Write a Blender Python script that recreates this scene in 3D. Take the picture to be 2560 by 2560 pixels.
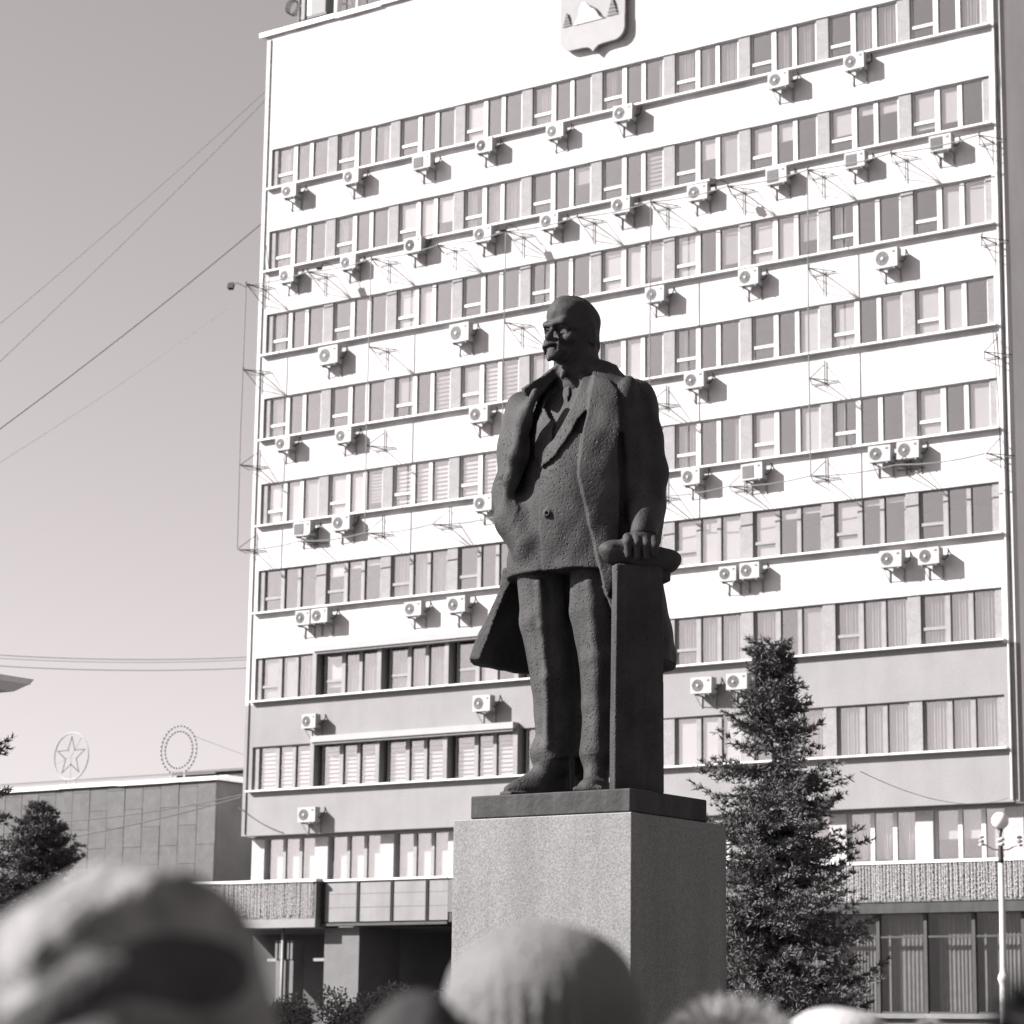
import bpy, bmesh, math, random
import numpy as np
from mathutils import Matrix, Vector

for o in list(bpy.data.objects): bpy.data.objects.remove(o, do_unlink=True)
SC = bpy.context.scene
COL = SC.collection
R = math.radians

# ------------------------------------------------------------------ camera
CAM = Vector((48.553, -72.771, 1.6)); YAW = 0.62
_f = Vector((-0.5695, 0.7976, 0.1983)); _r = Vector((0.8149, 0.5795, 0.0127))
_f.normalize(); _r = (_r - _f * _r.dot(_f)).normalized(); _u = _r.cross(_f)
cd = bpy.data.cameras.new('camera'); cam = bpy.data.objects.new('camera', cd); COL.objects.link(cam)
cam.matrix_world = Matrix(((_r.x, _u.x, -_f.x, CAM.x), (_r.y, _u.y, -_f.y, CAM.y), (_r.z, _u.z, -_f.z, CAM.z), (0, 0, 0, 1)))
cd.sensor_width = 36; cd.lens = 6540 / 2560 * 36; cd.clip_start = 0.2; cd.clip_end = 3000
cd.dof.use_dof = True; cd.dof.focus_distance = 22.6; cd.dof.aperture_fstop = 4.6
SC.camera = cam

# ------------------------------------------------------------------ sky and sun (black-and-white photograph, toned slightly warm)
SUN_AZ, SUN_EL = R(50), R(30.6)          # azimuth measured from the facade's normal towards -X
sdir = Vector((-math.sin(SUN_AZ) * math.cos(SUN_EL), -math.cos(SUN_AZ) * math.cos(SUN_EL), math.sin(SUN_EL)))
SC.world = bpy.data.worlds.new('World'); SC.world.use_nodes = True
wn = SC.world.node_tree; wn.nodes.clear()
sky = wn.nodes.new('ShaderNodeTexSky'); sky.sky_type = 'NISHITA'; sky.sun_disc = False
sky.sun_elevation = SUN_EL; sky.sun_rotation = math.atan2(sdir.x, sdir.y)
sky.air_density = 1.0; sky.dust_density = 1.2; sky.ozone_density = 1.0
bw = wn.nodes.new('ShaderNodeRGBToBW')
tint = wn.nodes.new('ShaderNodeMix'); tint.data_type = 'RGBA'; tint.blend_type = 'MULTIPLY'; tint.inputs[0].default_value = 1
tint.inputs[7].default_value = (1.052, 0.966, 0.968, 1)
bg = wn.nodes.new('ShaderNodeBackground'); bg.inputs[1].default_value = 0.058
wo = wn.nodes.new('ShaderNodeOutputWorld')
wn.links.new(sky.outputs[0], bw.inputs[0]); wn.links.new(bw.outputs[0], tint.inputs[6])
wn.links.new(tint.outputs[2], bg.inputs[0]); wn.links.new(bg.outputs[0], wo.inputs[0])
sl = bpy.data.lights.new('sun', 'SUN'); sl.energy = 5.0; sl.angle = R(0.5); sl.color = (1.0, 0.965, 0.965)
so = bpy.data.objects.new('sun', sl); COL.objects.link(so); so.rotation_euler = sdir.to_track_quat('Z', 'Y').to_euler()
vs = SC.view_settings; vs.view_transform = 'Standard'; vs.look = 'None'; vs.exposure = 1.75; vs.gamma = 1; vs.use_curve_mapping = False

# ------------------------------------------------------------------ materials
MATS = {}
def mat(name, v, rough=0.7, var=0.0, scale=4.0, bump=0.0, bscale=20.0, spec=0.3, metal=0.0, streak=0.0, speck=0.0, sscale=60.0, bdist=0.02, stretch=(1, 1, 1), pits=0.0, pscale=18.0):
    """neutral grey procedural surface: value v, large mottling var, fine specks, vertical streaks, bump."""
    if name in MATS: return MATS[name]
    m = bpy.data.materials.new(name); m.use_nodes = True; MATS[name] = m
    nt = m.node_tree; N = nt.nodes; L = nt.links; b = N['Principled BSDF']
    b.inputs['Roughness'].default_value = rough; b.inputs['Metallic'].default_value = metal
    b.inputs['Specular IOR Level'].default_value = spec
    col = (v * 1.015, v * 0.993, v * 0.995, 1); b.inputs['Base Color'].default_value = col
    tc = N.new('ShaderNodeTexCoord'); mp = N.new('ShaderNodeMapping'); L.new(tc.outputs['Object'], mp.inputs[0]); mp.inputs[3].default_value = stretch
    cur = None
    def mul(fac_out, lo, hi):
        nonlocal cur
        r = N.new('ShaderNodeMapRange'); r.inputs[1].default_value = 0.3; r.inputs[2].default_value = 0.7
        r.inputs[3].default_value = lo; r.inputs[4].default_value = hi; L.new(fac_out, r.inputs[0])
        if cur is None: cur = r.outputs[0]
        else:
            k = N.new('ShaderNodeMath'); k.operation = 'MULTIPLY'; L.new(cur, k.inputs[0]); L.new(r.outputs[0], k.inputs[1]); cur = k.outputs[0]
    if var:
        n = N.new('ShaderNodeTexNoise'); n.inputs['Scale'].default_value = scale; n.inputs['Detail'].default_value = 6; n.inputs['Roughness'].default_value = 0.65
        L.new(mp.outputs[0], n.inputs[0]); mul(n.outputs[0], 1 - var, 1 + var)
    if speck:
        n = N.new('ShaderNodeTexNoise'); n.inputs['Scale'].default_value = sscale; n.inputs['Detail'].default_value = 3; n.inputs['Roughness'].default_value = 0.8
        L.new(mp.outputs[0], n.inputs[0]); mul(n.outputs[0], 1 - speck, 1 + speck)
    if streak:
        m2 = N.new('ShaderNodeMapping'); m2.inputs[3].default_value = (1, 1, 0.06); L.new(tc.outputs['Object'], m2.inputs[0])
        n = N.new('ShaderNodeTexNoise'); n.inputs['Scale'].default_value = scale * 2.2; n.inputs['Detail'].default_value = 5
        L.new(m2.outputs[0], n.inputs[0]); mul(n.outputs[0], 1 - streak, 1 + streak * 0.5)
    if cur is not None:
        x = N.new('ShaderNodeVectorMath'); x.operation = 'SCALE'; x.inputs[0].default_value = col[:3]; L.new(cur, x.inputs['Scale']); L.new(x.outputs[0], b.inputs['Base Color'])
    if bump or pits:
        last = None
        if bump:
            n = N.new('ShaderNodeTexNoise'); n.inputs['Scale'].default_value = bscale; n.inputs['Detail'].default_value = 5; L.new(mp.outputs[0], n.inputs[0])
            bp = N.new('ShaderNodeBump'); bp.inputs['Strength'].default_value = bump; bp.inputs['Distance'].default_value = bdist
            L.new(n.outputs[0], bp.inputs['Height']); last = bp
        if pits:
            nz = N.new('ShaderNodeTexNoise'); nz.inputs['Scale'].default_value = pscale * 0.55; nz.inputs['Detail'].default_value = 2; L.new(mp.outputs[0], nz.inputs[0])
            mixv = N.new('ShaderNodeVectorMath'); mixv.operation = 'MULTIPLY_ADD'; mixv.inputs[1].default_value = (0.09, 0.09, 0.09)
            L.new(nz.outputs[1], mixv.inputs[0]); L.new(mp.outputs[0], mixv.inputs[2])
            vo = N.new('ShaderNodeTexVoronoi'); vo.inputs['Scale'].default_value = pscale; L.new(mixv.outputs[0], vo.inputs[0])
            rr = N.new('ShaderNodeMapRange'); rr.inputs[1].default_value = 0.0; rr.inputs[2].default_value = 0.34; L.new(vo.outputs[0], rr.inputs[0])
            n3 = N.new('ShaderNodeTexNoise'); n3.inputs['Scale'].default_value = 3.2; n3.inputs['Detail'].default_value = 2; L.new(mp.outputs[0], n3.inputs[0])
            r3 = N.new('ShaderNodeMapRange'); r3.inputs[1].default_value = 0.42; r3.inputs[2].default_value = 0.6; L.new(n3.outputs[0], r3.inputs[0])
            mx = N.new('ShaderNodeMix'); mx.data_type = 'FLOAT'; L.new(r3.outputs[0], mx.inputs[0]); mx.inputs[2].default_value = 1.0; L.new(rr.outputs[0], mx.inputs[3])
            bp = N.new('ShaderNodeBump'); bp.inputs['Strength'].default_value = pits; bp.inputs['Distance'].default_value = 0.03
            L.new(mx.outputs[0], bp.inputs['Height'])
            if last: L.new(last.outputs[0], bp.inputs['Normal'])
            last = bp
        L.new(last.outputs[0], b.inputs['Normal'])
    return m

# ------------------------------------------------------------------ mesh helpers
class MB:
    """collects boxes, tubes, polygons into one mesh"""
    def __init__(s): s.v = []; s.f = []
    def add(s, vs, fs):
        k = len(s.v); s.v += [tuple(p) for p in vs]; s.f += [tuple(i + k for i in f) for f in fs]; return s
    def box(s, x0, x1, y0, y1, z0, z1):
        return s.add([(x0, y0, z0), (x1, y0, z0), (x1, y1, z0), (x0, y1, z0), (x0, y0, z1), (x1, y0, z1), (x1, y1, z1), (x0, y1, z1)],
                     [(0, 3, 2, 1), (4, 5, 6, 7), (0, 1, 5, 4), (1, 2, 6, 5), (2, 3, 7, 6), (3, 0, 4, 7)])
    def prism(s, pts, y0, y1):
        """polygon in x,z extruded along y"""
        n = len(pts); vs = [(p[0], y0, p[1]) for p in pts] + [(p[0], y1, p[1]) for p in pts]
        return s.add(vs, [tuple(range(n)), tuple(range(2 * n - 1, n - 1, -1))] + [(i, i + n, (i + 1) % n + n, (i + 1) % n) for i in range(n)])
    def tube(s, pts, r, n=6, cap=True):
        pts = [Vector(p) for p in pts]; rs = r if isinstance(r, (list, tuple)) else [r] * len(pts)
        rings = []; prev = None
        for i, p in enumerate(pts):
            d = (pts[min(i + 1, len(pts) - 1)] - pts[max(i - 1, 0)]).normalized()
            a = prev - d * prev.dot(d) if prev is not None else (Vector((0, 0, 1)) if abs(d.z) < 0.9 else Vector((1, 0, 0))).cross(d)
            a.normalize(); b = d.cross(a); prev = a
            rings.append([p + (a * math.cos(2 * math.pi * k / n) + b * math.sin(2 * math.pi * k / n)) * rs[i] for k in range(n)])
        vs = [q for rg in rings for q in rg]; fs = []
        for i in range(len(pts) - 1):
            for k in range(n): fs.append((i * n + k, i * n + (k + 1) % n, (i + 1) * n + (k + 1) % n, (i + 1) * n + k))
        if cap: fs += [tuple(range(n - 1, -1, -1)), tuple(range((len(pts) - 1) * n, len(pts) * n))]
        return s.add(vs, fs)
    def lathe(s, prof, n=20, c=(0, 0, 0)):
        vs = []; fs = []
        for r, z in prof: vs += [(c[0] + r * math.cos(2 * math.pi * k / n), c[1] + r * math.sin(2 * math.pi * k / n), c[2] + z) for k in range(n)]
        for i in range(len(prof) - 1):
            for k in range(n): fs.append((i * n + k, i * n + (k + 1) % n, (i + 1) * n + (k + 1) % n, (i + 1) * n + k))
        fs += [tuple(range(n - 1, -1, -1)), tuple(range((len(prof) - 1) * n, len(prof) * n))]
        return s.add(vs, fs)
    def mesh(s, name, m=None, smooth=False):
        me = bpy.data.meshes.new(name); me.from_pydata(s.v, [], s.f); me.update()
        if m: me.materials.append(m)
        if smooth: me.shade_smooth()
        return me
    def obj(s, name, m=None, parent=None, smooth=False, loc=None):
        return link(name, s.mesh(name, m, smooth), parent, loc)
def link(name, data, parent=None, loc=None):
    o = bpy.data.objects.new(name, data); COL.objects.link(o)
    if parent is not None: o.parent = parent
    if loc is not None: o.location = loc
    return o
def empty(name, loc=(0, 0, 0), rz=0.0):
    o = bpy.data.objects.new(name, None); COL.objects.link(o); o.location = loc; o.rotation_euler = (0, 0, rz); o.empty_display_size = 0.2; return o
def tag(o, label=None, cat=None, group=None, kind=None):
    for k, v in (('label', label), ('category', cat), ('group', group), ('kind', kind)):
        if v: o[k] = v
    return o
def bevel(o, w, seg=2):
    md = o.modifiers.new('bevel', 'BEVEL'); md.width = w; md.segments = seg; md.limit_method = 'ANGLE'; return o
# ================================================================== statue: carved from distance fields, polygonised with surface nets
class Field:
    def __init__(s, lo, hi, h):
        s.lo = np.array(lo, np.float32); s.h = h
        s.n = [int(math.ceil((hi[i] - lo[i]) / h)) + 1 for i in range(3)]
        s.ax = [np.float32(lo[i]) + np.arange(s.n[i], dtype=np.float32) * np.float32(h) for i in range(3)]
        s.D = np.full(s.n, 9.0, np.float32)
    def sl(s, bb):
        out = []
        for i in range(3):
            if bb is None: out.append(slice(0, s.n[i])); continue
            a = int(max(0, math.floor((bb[0][i] - s.lo[i]) / s.h))); b = int(min(s.n[i], math.ceil((bb[1][i] - s.lo[i]) / s.h) + 1)); out.append(slice(a, max(a, b)))
        return tuple(out)
    def grid(s, k): return s.ax[0][k[0]][:, None, None], s.ax[1][k[1]][None, :, None], s.ax[2][k[2]][None, None, :]
    def op(s, fn, bb=None, mode='u', k=0.0):
        q = s.sl(bb)
        if min(x.stop - x.start for x in q) <= 0: return
        d = fn(*s.grid(q)); D = s.D[q]
        if mode == 's': d = -d
        if mode == 'u':
            r = np.minimum(D, d)
            if k: hh = np.maximum(k - np.abs(D - d), 0) / k; r = r - hh * hh * k * 0.25
        else:
            r = np.maximum(D, d)
            if k: hh = np.maximum(k - np.abs(D - d), 0) / k; r = r + hh * hh * k * 0.25
        s.D[q] = r
    def mesh(s, name):
        D = s.D; neg = D < 0
        c = neg[:-1, :-1, :-1].astype(np.int8)
        cnt = np.zeros([x - 1 for x in s.n], np.int8)
        for i in (0, 1):
            for j in (0, 1):
                for k in (0, 1): cnt += neg[i:s.n[0] - 1 + i, j:s.n[1] - 1 + j, k:s.n[2] - 1 + k]
        act = (cnt > 0) & (cnt < 8); idx = np.argwhere(act); vid = np.full(act.shape, -1, np.int32); vid[act] = np.arange(len(idx))
        cor = np.array([(i, j, k) for i in (0, 1) for j in (0, 1) for k in (0, 1)])
        val = np.stack([D[idx[:, 0] + a, idx[:, 1] + b, idx[:, 2] + c_] for a, b, c_ in cor], 1)
        P = np.zeros((len(idx), 3), np.float32); W = np.zeros(len(idx), np.float32)
        for e0 in range(8):
            for e1 in range(e0 + 1, 8):
                if np.abs(cor[e0] - cor[e1]).sum() != 1: continue
                a, b = val[:, e0], val[:, e1]; x = (a < 0) != (b < 0); t = np.where(x, a / np.where(x, a - b, 1), 0)
                P += np.where(x[:, None], cor[e0] + t[:, None] * (cor[e1] - cor[e0]), 0); W += x
        V = s.lo + (idx + P / W[:, None]) * s.h
        F = []
        for axis in range(3):
            o1, o2 = [(1, 2), (2, 0), (0, 1)][axis]
            sa = [slice(None)] * 3; sb = [slice(None)] * 3; sa[axis] = slice(0, s.n[axis] - 1); sb[axis] = slice(1, s.n[axis])
            A, B = neg[tuple(sa)], neg[tuple(sb)]; e = np.argwhere(A != B)
            e = e[(e[:, o1] > 0) & (e[:, o2] > 0) & (e[:, o1] < s.n[o1] - 1) & (e[:, o2] < s.n[o2] - 1)]
            fl = A[e[:, 0], e[:, 1], e[:, 2]]
            q = []
            for d1, d2 in ((0, 0), (1, 0), (1, 1), (0, 1)):
                g = e.copy(); g[:, o1] -= d1; g[:, o2] -= d2; q.append(vid[g[:, 0], g[:, 1], g[:, 2]])
            q = np.stack(q, 1); q[~fl] = q[~fl][:, ::-1]; F.append(q[:, ::-1] if False else q)
        F = np.concatenate(F)
        me = bpy.data.meshes.new(name); me.vertices.add(len(V)); me.vertices.foreach_set('co', V.ravel())
        me.loops.add(F.size); me.loops.foreach_set('vertex_index', F.ravel().astype(np.int32))
        me.polygons.add(len(F)); me.polygons.foreach_set('loop_start', np.arange(0, F.size, 4, dtype=np.int32)); me.polygons.foreach_set('loop_total', np.full(len(F), 4, np.int32))
        me.update(calc_edges=True); me.validate(); me.shade_smooth(); return me

CB, SB = math.cos(YAW), math.sin(YAW)     # body axes: side x = (CB, SB), front f = (-SB, CB) in (a, t)
def body(x, f, z): return (CB * x - SB * f, SB * x + CB * f, z)
def cone(p0, p1, r0, r1, sq=None):
    p0 = np.array(p0, np.float32); p1 = np.array(p1, np.float32); d = p1 - p0; L2 = float(d @ d) + 1e-9
    def fn(A, T, Z):
        u = (A - p0[0], T - p0[1], Z - p0[2]); h = np.clip((u[0] * d[0] + u[1] * d[1] + u[2] * d[2]) / L2, 0, 1)
        return np.sqrt((u[0] - h * d[0]) ** 2 + (u[1] - h * d[1]) ** 2 + (u[2] - h * d[2]) ** 2) - (r0 + (r1 - r0) * h)
    m = max(r0, r1) + 0.12
    return fn, (np.minimum(p0, p1) - m, np.maximum(p0, p1) + m)
def ell(c, r, rz=0.0, tilt=0.0):
    """ellipsoid; rz turns its first axis about z, tilt leans it about its second axis"""
    c = np.array(c, np.float32); cs, sn = math.cos(rz), math.sin(rz); ct, st = math.cos(tilt), math.sin(tilt); m = min(r)
    def fn(A, T, Z):
        u = (A - c[0]) * cs + (T - c[1]) * sn; v = -(A - c[0]) * sn + (T - c[1]) * cs; w = Z - c[2]
        u, w = u * ct + w * st, -u * st + w * ct
        k0 = np.sqrt((u / r[0]) ** 2 + (v / r[1]) ** 2 + (w / r[2]) ** 2)
        k1 = np.sqrt((u / r[0] ** 2) ** 2 + (v / r[1] ** 2) ** 2 + (w / r[2] ** 2) ** 2) + 1e-6
        return k0 * (k0 - 1) / k1
    e = max(r) + 0.1
    return fn, (c - e, c + e)
def rbox(c, hs, rz=0.0, rr=0.02, taper=0.0):
    cs, sn = math.cos(rz), math.sin(rz)
    def fn(A, T, Z):
        u = (A - c[0]) * cs + (T - c[1]) * sn; v = -(A - c[0]) * sn + (T - c[1]) * cs; w = Z - c[2]
        g = 1 - taper * w / hs[2]
        qx = np.abs(u) - hs[0] * g + rr; qy = np.abs(v) - hs[1] * g + rr; qz = np.abs(w) - hs[2] + rr
        return np.sqrt(np.maximum(qx, 0) ** 2 + np.maximum(qy, 0) ** 2 + np.maximum(qz, 0) ** 2) + np.minimum(np.maximum(qx, np.maximum(qy, qz)), 0) - rr
    e = math.hypot(hs[0], hs[1]) * 1.2 + 0.1
    return fn, ((c[0] - e, c[1] - e, c[2] - hs[2] - 0.1), (c[0] + e, c[1] + e, c[2] + hs[2] + 0.1))
def loft(keys, grow=0.0, z0=None, z1=None, frame=True, n=2.3):
    """stack of superellipses; key = (z, cx, cf, rx, rf) in body axes"""
    K = np.array(keys, np.float32); K = K[np.argsort(K[:, 0])]; z0 = K[0, 0] if z0 is None else z0; z1 = K[-1, 0] if z1 is None else z1
    def fn(A, T, Z):
        zz = Z[0, 0]; par = []
        for j in range(1, 5):
            s = sum(np.interp(zz + o, K[:, 0], K[:, j]) for o in (-0.09, -0.045, 0, 0.045, 0.09)) / 5; par.append(s.astype(np.float32)[None, None, :])
        x = CB * A + SB * T if frame else A; f = -SB * A + CB * T if frame else T
        rx = par[2] + grow; rf = par[3] + grow
        p = (np.abs((x - par[0]) / rx) ** n + np.abs((f - par[1]) / rf) ** n) ** (1 / n)
        g = np.sqrt(((x - par[0]) / rx ** 2) ** 2 + ((f - par[1]) / rf ** 2) ** 2) + 0.3
        return np.maximum((p - 1) * p / g, np.maximum(z0 - Z, Z - z1))
    return fn
def raster(pts, h=0.004, pad=0.15):
    """signed distance of a closed outline on a fine raster (front view of the figure)"""
    P = np.array(pts, np.float32); lo = P.min(0) - pad; hi = P.max(0) + pad
    X, Y = np.meshgrid(np.arange(lo[0], hi[0], h), np.arange(lo[1], hi[1], h), indexing='ij'); d = np.full(X.shape, 9.0); ins = np.zeros(X.shape, bool)
    for i in range(len(P)):
        a, b = P[i], P[(i + 1) % len(P)]; e = b - a; t = np.clip(((X - a[0]) * e[0] + (Y - a[1]) * e[1]) / (e @ e + 1e-12), 0, 1)
        d = np.minimum(d, np.hypot(X - a[0] - t * e[0], Y - a[1] - t * e[1]))
        if a[1] != b[1]: ins ^= ((a[1] > Y) != (b[1] > Y)) & (X < (b[0] - a[0]) * (Y - a[1]) / (b[1] - a[1]) + a[0])
    d = np.where(ins, -d, d).astype(np.float32)
    def look(pa, pz):
        i = np.clip(((pa - lo[0]) / h).astype(np.int32), 0, d.shape[0] - 1); j = np.clip(((pz - lo[1]) / h).astype(np.int32), 0, d.shape[1] - 1); return d[i, j]
    return look
def front(look):
    """outline seen from the plaza in front of the figure, as a solid running through it"""
    def fn(A, T, Z):
        s = 1 + T / 23.0; return look(A * s + 0 * Z, Z * s + T * 2.11 / 23.0 + 0 * A)
    return fn
def px(*pts):
    """outline points measured on the statue's front: metres from its foot (sideways, up)"""
    out = []
    for x, y in pts:
        u, v = (x - 1280) / 6540, (1280 - y) / 6540
        d = _f + _r * u + _u * v; tt = Vector((SB, -CB, 0)); o = STAT - CAM; s = o.dot(tt) / d.dot(tt); p = d * s - o
        out.append((p.x * CB + p.y * SB, p.z))
    return out
STAT = Vector((35.70, -53.56, 3.711))

def build_figure():
    G = Field((-1.14, -1.05, -0.02), (0.86, 0.95, 3.98), 0.0125)
    JK = [(1.93, -.15, .03, .66, .44), (2.2, -.14, .05, .62, .45), (2.55, -.11, .06, .56, .46), (2.9, -.09, .06, .55, .45), (3.2, -.07, .03, .58, .41), (3.45, -.06, 0, .60, .36), (3.62, -.06, -.02, .56, .30), (3.74, -.07, -.03, .36, .25), (3.85, -.08, -.03, .22, .2), (3.97, -.09, -.02, .17, .17)]
    OC = [(1.18, -.285, -.12, .94, .70), (1.5, -.235, -.11, .87, .63), (1.9, -.15, -.08, .73, .53), (2.3, -.10, -.02, .63, .49), (2.7, -.08, .02, .62, .50), (3.1, -.06, .02, .66, .47), (3.4, -.07, -.01, .66, .42), (3.55, -.07, -.03, .66, .38), (3.66, -.06, -.04, .60, .33), (3.75, -.065, -.05, .42, .28), (3.85, -.07, -.05, .26, .23), (3.95, -.07, -.05, .19, .18)]
    # legs
    for pts in ([((-.42, -.12, 2.12), .245), ((-.385, -.11, 1.6), .24), ((-.30, -.10, 1.05), .215), ((-.27, -.10, .75), .20), ((-.26, -.10, .36), .195)],
                [((.03, .17, 2.12), .225), ((.045, .21, 1.62), .22), ((.09, .26, 1.2), .185), ((.095, .27, .78), .165), ((.08, .27, .36), .158)]):
        for (p0, r0), (p1, r1) in zip(pts, pts[1:]):
            fn, bb = cone(p0, p1, r0, r1); G.op(fn, bb, 'u', 0.03)
    # trouser creases: a flattened front ridge down each leg
    for pts in ([(-.45, .135, 1.9), (-.425, .13, 1.5), (-.375, .12, 1.05), (-.36, .105, .45)], [(-.01, .40, 1.85), (.06, .42, 1.2), (.065, .40, .42)]):
        for p0, p1 in zip(pts, pts[1:]):
            fn, bb = cone(p0, p1, .022, .020); G.op(fn, bb, 'u', 0.07)
    for p0, p1, r0, r1 in (((-.16, -.12, 2.0), (-.14, -.10, .9), .14, .13), ((-.14, -.10, .9), (-.15, -.08, .1), .13, .12), ((-.05, -.05, .8), (-.08, -.05, .1), .10, .10)):
        fn, bb = cone(p0, p1, r0, r1); G.op(fn, bb, 'u', .04)
    # trouser cuffs cut, shoes
    for c, rr in (((-.255, -.10, .37), .2), ((.075, .27, .37), .165)):
        G.op(*rbox((c[0] - (.07 if c[0] < 0 else 0), c[1], .16), (.16 if c[0] < 0 else .2, .4, .19), 0, .01), 's')
    an = math.atan2(.16, -.42)
    fn, bb = ell((-.45, -.03, .06), (.31, .125, .085), an); G.op(fn, bb, 'u', .03)
    G.op(*rbox((-.45, -.03, .018), (.31, .125, .03), an, .028), 'u', .004)
    G.op(*rbox((.045, .40, .018), (.27, .14, .03), math.atan2(.9, -.25), .028), 'u', .004)
    fn, bb = cone((-.33, -.10, .40), (-.31, -.10, .37), .185, .19); G.op(fn, bb, 'u', .03)
    fn, bb = cone((.075, .27, .40), (.07, .28, .37), .15, .155); G.op(fn, bb, 'u', .03)
    fn, bb = cone((-.30, -.085, .30), (-.42, -.04, .15), .135, .10); G.op(fn, bb, 'u', .05)
    fn, bb = cone((-.40, -.05, .17), (-.60, .02, .085), .10, .075); G.op(fn, bb, 'u', .05)
    fn, bb = cone((-.18, -.14, .10), (-.3, -.1, .09), .11, .11); G.op(fn, bb, 'u', .05)
    fn, bb = cone((.075, .27, .32), (.06, .33, .17), .13, .11); G.op(fn, bb, 'u', .05)
    fn, bb = ell((.045, .39, .055), (.27, .135, .085), math.atan2(.9, -.25)); G.op(fn, bb, 'u', .05)
    G.op(lambda A, T, Z: 0 * A + 0 * T + Z + 0.0, ((-1.2, -1.1, -.1), (1, 1, .12)), 'i') if False else None
    # jacket
    jk = loft(JK, z0=1.98); G.op(jk, ((-1.1, -.9, 1.9), (.8, .9, 3.98)), 'u')
    # right front panel of the jacket a little thicker along its edge, running from the V down to the hem
    look = raster(px((1349, 1168), (1347, 1300), (1353, 1432), (1420, 1440), (1540, 1440), (1540, 1100), (1420, 1080)))
    fr = front(look); jk2 = loft(JK, grow=.022, z0=1.97)
    G.op(lambda A, T, Z: np.maximum(jk2(A, T, Z), fr(A, T, Z)), ((-.9, 0, 1.9), (.6, .9, 3.4)), 'u')
    # V opening down to the waistcoat
    lk = raster(px((1380, 900), (1384, 950), (1372, 992), (1362, 1020), (1368, 1040), (1388, 1054), (1400, 1030), (1432, 985), (1458, 952), (1470, 900)))
    fv = front(lk); ws = loft(JK, grow=-.03)
    G.op(lambda A, T, Z: np.maximum(np.maximum(fv(A, T, Z), -ws(A, T, Z)), .02 - T), ((-.8, 0, 3.2), (.4, .9, 4)), 's', .012)
    tk = raster(px((1420, 955), (1406, 960), (1402, 985), (1410, 1020), (1418, 1012), (1422, 985)))
    ft = front(tk); wt = loft(JK, grow=.0)
    G.op(lambda A, T, Z: np.maximum(wt(A, T, Z), ft(A, T, Z)), ((-.6, 0, 3.2), (.2, .9, 4)), 'u', .006)
    # jacket lapel on the right, raised
    ll = raster(px((1456, 946), (1440, 982), (1395, 1074), (1347, 1170), (1354, 1166), (1382, 1136), (1412, 1094), (1440, 1050), (1462, 1030), (1484, 1000), (1486, 940)))
    fl = front(ll); jl = loft(JK, grow=.058)
    G.op(lambda A, T, Z: np.maximum(jl(A, T, Z), fl(A, T, Z)), ((-.8, .05, 2.8), (.3, .9, 4)), 'u', .004)
    # left jacket lapel
    ll2 = raster(px((1390, 920), (1368, 960), (1352, 1010), (1340, 1060), (1336, 1140), (1349, 1166), (1372, 1110), (1386, 1058), (1372, 1045), (1362, 1020), (1374, 985), (1386, 950)))
    fl2 = front(ll2); jl2 = loft(JK, grow=.028)
    G.op(lambda A, T, Z: np.maximum(jl2(A, T, Z), fl2(A, T, Z)), ((-.9, 0, 2.8), (.2, .9, 4)), 'u', .012)
    # overcoat: thick shell open at the front
    H = Field((-1.14, -1.05, -0.02), (0.86, 0.95, 3.98), 0.0125)
    oc = loft(OC, grow=.05, z0=1.0); H.op(lambda A, T, Z: np.maximum(oc(A, T, Z), (1.19 - .10 * (A + .1) * (A < -.1)) - Z), None, 'u')
    inn = loft(OC, grow=-.045, z0=.9, z1=2.12); H.op(inn, ((-1.14, -1.05, .8), (.86, .95, 2.2)), 's', .03)
    op = raster(px((1420, 880), (1386, 922), (1362, 965), (1348, 995), (1334, 1030), (1322, 1068), (1314, 1112), (1312, 1152), (1304, 1180), (1280, 1216), (1272, 1247), (1284, 1268), (1262, 1300), (1200, 1350), (1120, 1436), (1100, 1540), (1100, 1760), (1560, 1760), (1535, 1560), (1510, 1484), (1485, 1397), (1467, 1319), (1456, 1257), (1442, 1190), (1441, 1160), (1447, 1117), (1463, 1024), (1481, 943), (1476, 880)))
    fo = front(op)
    H.op(lambda A, T, Z: np.maximum(fo(A, T, Z), np.where(Z < 2.1, .24, -.02) - (-SB * A + CB * T)), None, 's', .007)
    # folds in the skirt
    for ang, dep in ((-2.2, .05), (-1.5, .06)):
        cx, cf = -.25, -.11
        p0 = body(cx + .74 * math.cos(ang), cf + .54 * math.sin(ang), 2.0); p1 = body(cx + 1.06 * math.cos(ang), cf + .82 * math.sin(ang), 1.1)
        fn, bb = cone(p0, p1, .03, .10); H.op(fn, bb, 's', .09)
    G.D = np.minimum(G.D, H.D)
    # the coat front on the left rolls back into a soft edge
    for a, b, r0, r1 in ((px((1352, 985))[0], px((1322, 1055))[0], .035, .05), (px((1322, 1055))[0], px((1306, 1140))[0], .05, .06), (px((1306, 1140))[0], px((1290, 1200))[0], .06, .045), (px((1290, 1200))[0], px((1279, 1250))[0], .045, .025)):
        t0, t1 = [max(.10, .295 - .34 * max(0, 3.15 - q[1])) for q in (a, b)]
        fn, bb = cone((a[0] - .05, t0, a[1] - .2 * t0), (b[0] - .05, t1, b[1] - .2 * t1), r0, r1); G.op(fn, bb, 'u', .10)
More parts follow.
